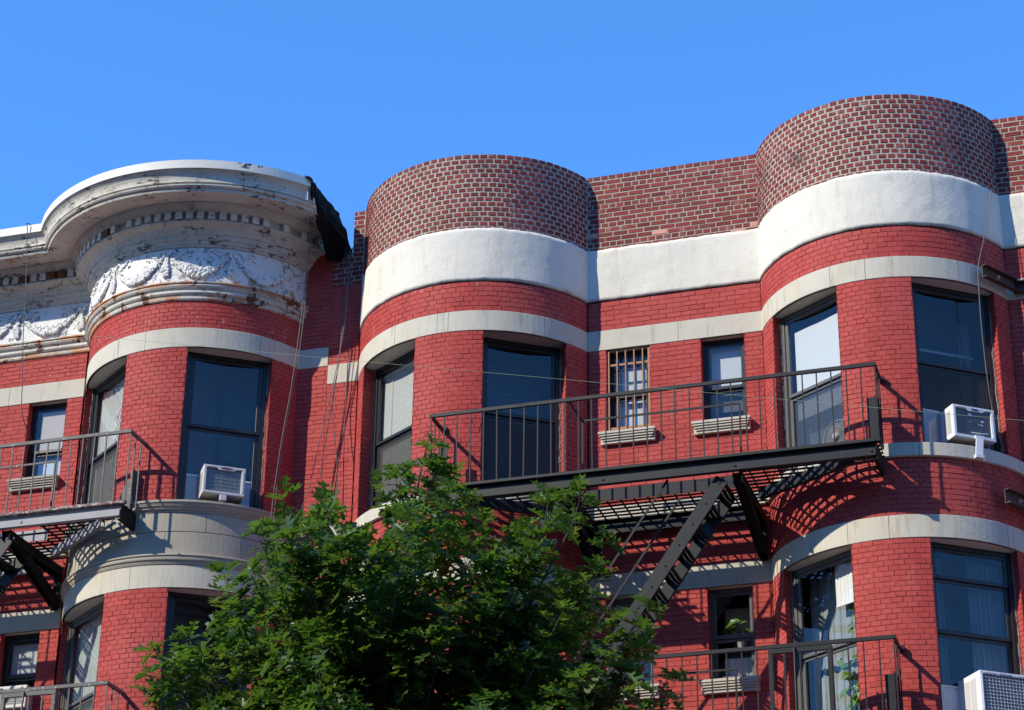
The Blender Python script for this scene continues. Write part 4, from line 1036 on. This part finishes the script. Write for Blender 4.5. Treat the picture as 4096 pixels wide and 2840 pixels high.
# ================================================================== THINGS BEHIND GLASS
def gate():
    mb=MB(); F=WG
    for i in range(7):
        for sg in (-1,1):
            a=.05+.065*i
            for (z0,z1) in ((13.0,14.42),):
                x0=a; x1=a+sg*.14
                k=8
                for q in range(k):
                    za=z0+(z1-z0)*q/k; zb=z0+(z1-z0)*(q+1)/k
                    s0=1 if q%2==0 else 0
                    p,q2=(x0,x1) if s0 else (x1,x0)
                    if max(p,q2)<.52 and min(p,q2)>-.02: mb.bar(F(p,-.068,za),F(q2,-.068,zb),.008,.008,up=(1,0,.3))
    for a in (.06,.5): mb.box(F,a-.008,a+.008,-.073,-.063,13.0,14.5)
    T=thing('window_gate',F(.3,-.2,13.0),'white folding scissor gate behind the glass of the left bow window','window gate')
    mb.build('lattice',m_gate,T)
gate()
def fan():
    F,_=winframe(3,0); c=(.27,12.78); T=thing('desk_fan',F(c[0],-.3,12.5),'round grey desk fan standing behind the insect screen of the right bow','fan')
    mb=MB(); r=.22
    for k in range(48):
        a=2*pi*k/48; mb.tube([F(c[0]+.05*cos(a),-.03-.0,c[1]+.05*sin(a)),F(c[0]+.6*r*cos(a+.25),-.02,c[1]+.6*r*sin(a+.25)),F(c[0]+r*cos(a+.4),-.045,c[1]+r*sin(a+.4))],.0022,4)
    for rr in (r,.14): mb.tube([F(c[0]+rr*cos(2*pi*k/40),-.035,c[1]+rr*sin(2*pi*k/40)) for k in range(41)],.004,5)
    mb.build('cage',m_fanw,T)
    mb=MB(); mb.lump(F(c[0],-.03,c[1]),.055,sq=(1,1,1)); mb.build('hub',m_fanw,T)
    mb=MB(); mb.box(F,c[0]-.02,c[0]+.02,-.12,-.09,12.47,12.75); mb.box(F,c[0]-.12,c[0]+.12,-.2,-.06,12.45,12.475); mb.build('stand',m_fanw,T)
fan()
def heartleaf(mb,c,d,nrm,s):
    d=d.normalized(); x=d.cross(nrm).normalized(); n=x.cross(d)
    out=[(0,0),(.18,-.10),(.36,-.02),(.42,.20),(.30,.52),(.12,.82),(0,1.0)]
    for sg in (-1,1):
        pts=[c+d*(v*s)+x*(sg*u*s)+n*(s*.22*abs(u)-s*.25*v*v) for u,v in out]
        mb.poly(pts if sg>0 else pts[::-1])
def plant(F,c,n,spread,label,hanging=False):
    T=thing('houseplant',F(c[0],-.25,c[1]),label,'houseplant','houseplants behind the lower windows')
    lm=MB(); sm=MB()
    base=F(c[0],-.22,c[1])
    for i in range(n):
        a=c[0]+R_.uniform(-spread[0],spread[0]); z=c[1]+R_.uniform(.05,spread[1]); p=F(a,-.10-R_.random()*.16,z)
        sm.tube(smooth([base,base.lerp(p,.6)+Vector((0,0,.05)),p],4),.003,4)
        out=(F(0,1,0)-F(0,0,0)); dd=Vector((R_.uniform(-1,1),R_.uniform(-1,.3),R_.uniform(-.9,.3)))+out*.4
        heartleaf(lm,p,dd,out+Vector((0,0,.6)),R_.uniform(.09,.15))
    lm.build('leaves',m_house,T); sm.build('stems',m_house,T)
    pm=MB()
    for k in range(12):
        a0,a1=2*pi*k/12,2*pi*(k+1)/12
        q=lambda a,r,z: base+Vector((r*cos(a),r*sin(a),z))
        pm.quad(q(a0,.05,-.16),q(a1,.05,-.16),q(a1,.07,0),q(a0,.07,0)); pm.poly([base+Vector((0,0,-.02)),q(a0,.065,-.02),q(a1,.065,-.02)])
    pm.build('pot',m_fanw,T)
plant(F3l,(.24,9.28),34,(.26,.75),'bushy leafy houseplant at the bottom of the right bow window')
plant(F3l,(.36,10.28),9,(.12,.32),'trailing houseplant high in the right bow window')
plant(WPL,(.06,10.68),10,(.16,.22),'houseplant on the sash of the narrow flat window')

# ================================================================== TREE
def tree():
    T=thing('oak_tree',(-6.8,-8,0),'young green oak with pointed lobed leaves standing in front of the middle bow','tree')
    rng=random.Random(5)
    tr=MB(); lf=MB()
    trunk=[(-6.85,-8,0),(-6.83,-8,2.5),(-6.80,-8,5.0),(-6.76,-8,7.0),(-6.74,-8,7.82),(-6.66,-8,8.51),(-6.60,-8,9.2),(-6.47,-8,9.90)]
    trad=[.13,.115,.095,.06,.045,.030,.018,.006]
    tr.tube(smooth(trunk,4),[trad[min(i//4,7)]+(trad[min(i//4+1,7)]-trad[min(i//4,7)])*(i%4)/4 for i in range(29)],9)
    def tpos(z):
        for a,b in zip(trunk,trunk[1:]):
            if a[2]<=z<=b[2]:
                f=(z-a[2])/(b[2]-a[2]); return Vector(a).lerp(Vector(b),f)
        return Vector(trunk[-1])
    half=[(0,0),(.035,.02),(.05,.20),(.17,.17),(.27,.30),(.24,.22) ,(.09,.30),(.08,.40),(.24,.42),(.42,.60),(.36,.48),(.34,.42)]
    out=[(0,0),(.05,.12),(.20,.13),(.27,.24),(.11,.26),(.08,.36),(.26,.36),(.34,.31),(.43,.52),(.30,.52),(.10,.55),(.085,.66),(.22,.70),(.27,.85),(.12,.82),(.06,.86),(0,1.0)]
    def leaf(p,d,nrm,s):
        d=d.normalized(); x=d.cross(nrm)
        if x.length<.05: return
        x.normalize(); n=x.cross(d); fold=rng.uniform(.05,.55); curl=rng.uniform(-.1,.45); tw=rng.uniform(-.25,.25)
        for sg in (-1,1):
            pts=[p+d*(s*(.12+v))+x*(sg*u*s)+n*(s*(fold*u - curl*v*v + tw*sg*u)) for u,v in out]
            lf.poly(pts if sg<0 else pts[::-1])
    nleaf=[0]
    def shoot(p,d,L,r):
        d=d.normalized(); pts=[p]; cur=p.copy(); n=max(3,int(L/.07)); dd=d.copy()
        for i in range(n):
            dd=(dd+Vector((rng.uniform(-.12,.12),rng.uniform(-.12,.12),rng.uniform(-.04,.12)))).normalized(); cur=cur+dd*(L/n); pts.append(cur.copy())
        tr.tube(pts,[r*(1-.75*i/n) for i in range(n+1)],5,cap=False)
        ang=rng.random()*6
        for i in range(1,n+1):
            k=1 if i<n else 6
            if i<n*.2: continue
            for q in range(k):
                ang+=2.4+rng.uniform(-.4,.4); ref=Vector((0,0,1)) if abs(dd.z)<.95 else Vector((1,0,0))
                a=dd.cross(ref).normalized(); b=dd.cross(a)
                rad=a*cos(ang)+b*sin(ang)
                ld=(rad*1.0+dd*rng.uniform(.25,.9)+Vector((0,0,rng.uniform(-.40,.15)))); 
                nn=(Vector((0,0,1))*1.0+dd*.35+Vector((rng.uniform(-.55,.55),rng.uniform(-.75,.35),0)))
                s=rng.uniform(.115,.215)
                leaf(pts[i],ld,nn,s); nleaf[0]+=1
    tips=[(-9.05,7.95),(-9.0,8.25),(-8.70,8.62),(-8.42,8.90),(-8.10,8.96),(-7.72,9.55),(-7.62,9.2),(-7.35,9.12),(-7.0,9.18),(-6.82,9.68),(-6.40,9.78),(-6.2,9.55),(-6.08,9.3),(-5.81,8.92),(-5.52,8.98),(-5.24,9.26),(-5.02,9.0),(-4.84,9.06),(-4.64,8.64),(-4.45,8.30),(-4.52,7.9),(-4.60,7.5),(-4.17,7.60),(-4.25,7.2)]
    def top(x):
        pr=sorted(tips); 
        for a,b in zip(pr,pr[1:]):
            if a[0]<=x<=b[0]: return a[1]+(b[1]-a[1])*(x-a[0])/(b[0]-a[0]+1e-9)
        return 7.
    tips=[(-6.65+(x+6.65)*(.90 if x<-6.65 else .93),z-(.14 if x<-6.65 else .25)) for x,z in tips]
    ends=[(x,-8+rng.uniform(-.7,.6),z,True) for x,z in tips]
    for i in range(165):
        x=rng.uniform(-8.65,-4.6); hw=1-abs(x+6.7)/2.6
        zt=top(x)-.50-rng.random()**1.1*2.75
        if zt>6.2 and x>-4.75 and zt>7.9: continue
        y=-8+rng.uniform(-1,1)*(.5+1.2*max(0,hw)); ends.append((x,y,max(5.4,zt),False))
    for (x,y,z,edge) in ends:
        tip=Vector((x,y,z)); hd=hypot(x+6.75,y+8)
        zb=max(4.6,z-.35-hd*rng.uniform(.75,1.15)); B=tpos(min(zb,9.2))
        mid=B.lerp(tip,.55)+Vector((rng.uniform(-.08,.08),rng.uniform(-.08,.08),-.10*hd))
        P=smooth([B,mid,tip],8); L=sum((P[i+1]-P[i]).length for i in range(len(P)-1)); r0=.005+.0065*L
        tr.tube(P,[r0*(1-.8*i/(len(P)-1)) for i in range(len(P))],6,cap=False)
        end=(P[-1]-P[-3]).normalized()
        shoot(P[-1],(end+Vector((0,0,.9 if edge else .3))),rng.uniform(.22,.34),.005)
        m=int(L*5.2)+4
        for k in range(m):
            f=.35+.62*rng.random(); i=min(len(P)-2,int(f*(len(P)-1))); dr=(P[i+1]-P[i]).normalized()
            side=Vector((rng.uniform(-1,1),rng.uniform(-1,.7),rng.uniform(.05,1.1)))
            shoot(P[i],dr*.5+side,rng.uniform(.20,.42)*(1 if not edge else .8),.0045)
    tr.build('trunk',m_bark,T); lf.build('crown',m_leaf,T)
    print('leaves',nleaf[0])
tree()

# ================================================================== THE OTHER SIDE OF THE STREET (unseen block added to cut sky light; mirrored in the glass, shades the street)
def opposite():
    T=thing('added_apartment_block',(0,-31,0),'unseen tall brick apartment block added across the street to cut sky light on the bow fronts','building')
    mb=MB(); x0,x1,y0,y1,h=-60,60,-44,-31,26.5; W=[]
    for fl in range(7):
        for k in range(13): W.append((-55.6+k*9.1,-54.3+k*9.1,1.2+fl*3.3,3.1+fl*3.3))
    mp=lambda u,z,d: Vector((u,y1+d,z))
    shell(mb,mp,[x0,x1],[0,h],0,W,0)
    for p in (((x0,y0,0),(x1,y0,0),(x1,y0,h),(x0,y0,h)),((x0,y0,0),(x0,y1,0),(x0,y1,h),(x0,y0,h)),((x1,y0,0),(x1,y1,0),(x1,y1,h),(x1,y0,h)),((x0,y0,h-.5),(x1,y0,h-.5),(x1,y1,h-.5),(x0,y1,h-.5))): mb.quad(*p,0)
    mb.build('wall',m_opp,T)
    mb=MB(); mb.box(XYZ,x0,x1,y1+.003,y1+.35,h-.5,h); mb.box(XYZ,x0,x1,y1+.003,y1+.2,h-.9,h-.503); mb.build('cornice',m_opp,T)
    mb=MB(); F,hw=(lambda a,d,z: Vector((a,y1-.15+d,z))),.65
    mb.box(F,-hw,-hw+.06,-.05,.05,0,1.9); mb.box(F,hw-.06,hw,-.05,.05,0,1.9); mb.box(F,-hw+.06,hw-.06,-.05,.05,0,.06); mb.box(F,-hw+.06,hw-.06,-.05,.05,1.84,1.9); mb.box(F,-hw+.06,hw-.06,-.05,.04,.92,.98); mb.quad(F(-hw,0,0),F(hw,0,0),F(hw,0,1.9),F(-hw,0,1.9),1)
    w0=mb.build('window',[m_frame2,m_darkglass],T)
    for i,(a,b,z,_) in enumerate(W):
        o=w0 if i==0 else w0.copy()
        if i: COL.objects.link(o); o.parent=T
        o.location=Vector(((a+b)/2,0,z))-T.location
m_opp=M('brown_brick_wall',(.20,.13,.10),.85,noise=[(.7,.4,(.15,.10,.08))],bump=(30,.4,.01))
m_darkglass=M('dark_pane',(.02,.025,.03),.08)
opposite()
# ================================================================== GROUND, SKY, SUN, CAMERA
mb=MB(); mb.quad((-400,-400,-.15),(400,-400,-.15),(400,400,-.15),(-400,400,-.15)); g=mb.build('road',m_ground); g['kind']='structure'
mb=MB(); mb.box(XYZ,-60,60,-9.2,-1.2,-.2,0.0); g=mb.build('pavement',m_pave); g['kind']='structure'
AZ,EL=radians(43.7),radians(36.0)
ld=bpy.data.lights.new('sun','SUN'); ld.energy=2.85; ld.angle=radians(.53); ld.color=(1.0,.91,.72)
lo=bpy.data.objects.new('sun',ld); COL.objects.link(lo)
dirv=Vector((sin(AZ)*cos(EL),cos(AZ)*cos(EL),-sin(EL))); lo.rotation_euler=dirv.to_track_quat('-Z','Y').to_euler(); lo.location=(-30,-30,40)
wd=bpy.data.worlds.new('World'); SC.world=wd; wd.use_nodes=True; nt=wd.node_tree
sky=nt.nodes.new('ShaderNodeTexSky'); sky.sky_type='NISHITA'; sky.sun_disc=False; sky.sun_elevation=EL; sky.sun_rotation=pi+AZ
sky.air_density=1.0; sky.dust_density=0; sky.ozone_density=10.0; sky.altitude=0
bg=nt.nodes['Background']; hs=nt.nodes.new('ShaderNodeHueSaturation'); hs.inputs['Saturation'].default_value=1.08; hs.inputs['Value'].default_value=1.22; nt.links.new(sky.outputs[0],hs.inputs['Color']); nt.links.new(hs.outputs[0],bg.inputs[0]); bg.inputs[1].default_value=.15
cd=bpy.data.cameras.new('camera'); cam=bpy.data.objects.new('camera',cd); COL.objects.link(cam); SC.camera=cam
cd.sensor_width=36; cd.sensor_fit='HORIZONTAL'; cd.lens=9076.4/4096*36; cd.clip_end=2000; cd.clip_start=.1
fw_=Vector((-.26997401,.8587299,.43554217)); rt_=Vector((.95554454,.29462606,.01140643)); up_=Vector((.11852703*-1,-.41925939,.90009606))
fw_.normalize(); rt_=(rt_-fw_*rt_.dot(fw_)).normalized(); up_=rt_.cross(fw_)
cam.matrix_world=Matrix(((rt_.x,up_.x,-fw_.x,0),(rt_.y,up_.y,-fw_.y,-26.0),(rt_.z,up_.z,-fw_.z,1.6),(0,0,0,1)))
SC.view_settings.view_transform='Standard'; SC.view_settings.look='None'; SC.view_settings.exposure=.9; SC.view_settings.gamma=1
SC.render.engine='CYCLES'; SC.cycles.max_bounces=8; SC.cycles.transparent_max_bounces=12; SC.cycles.use_denoising=True
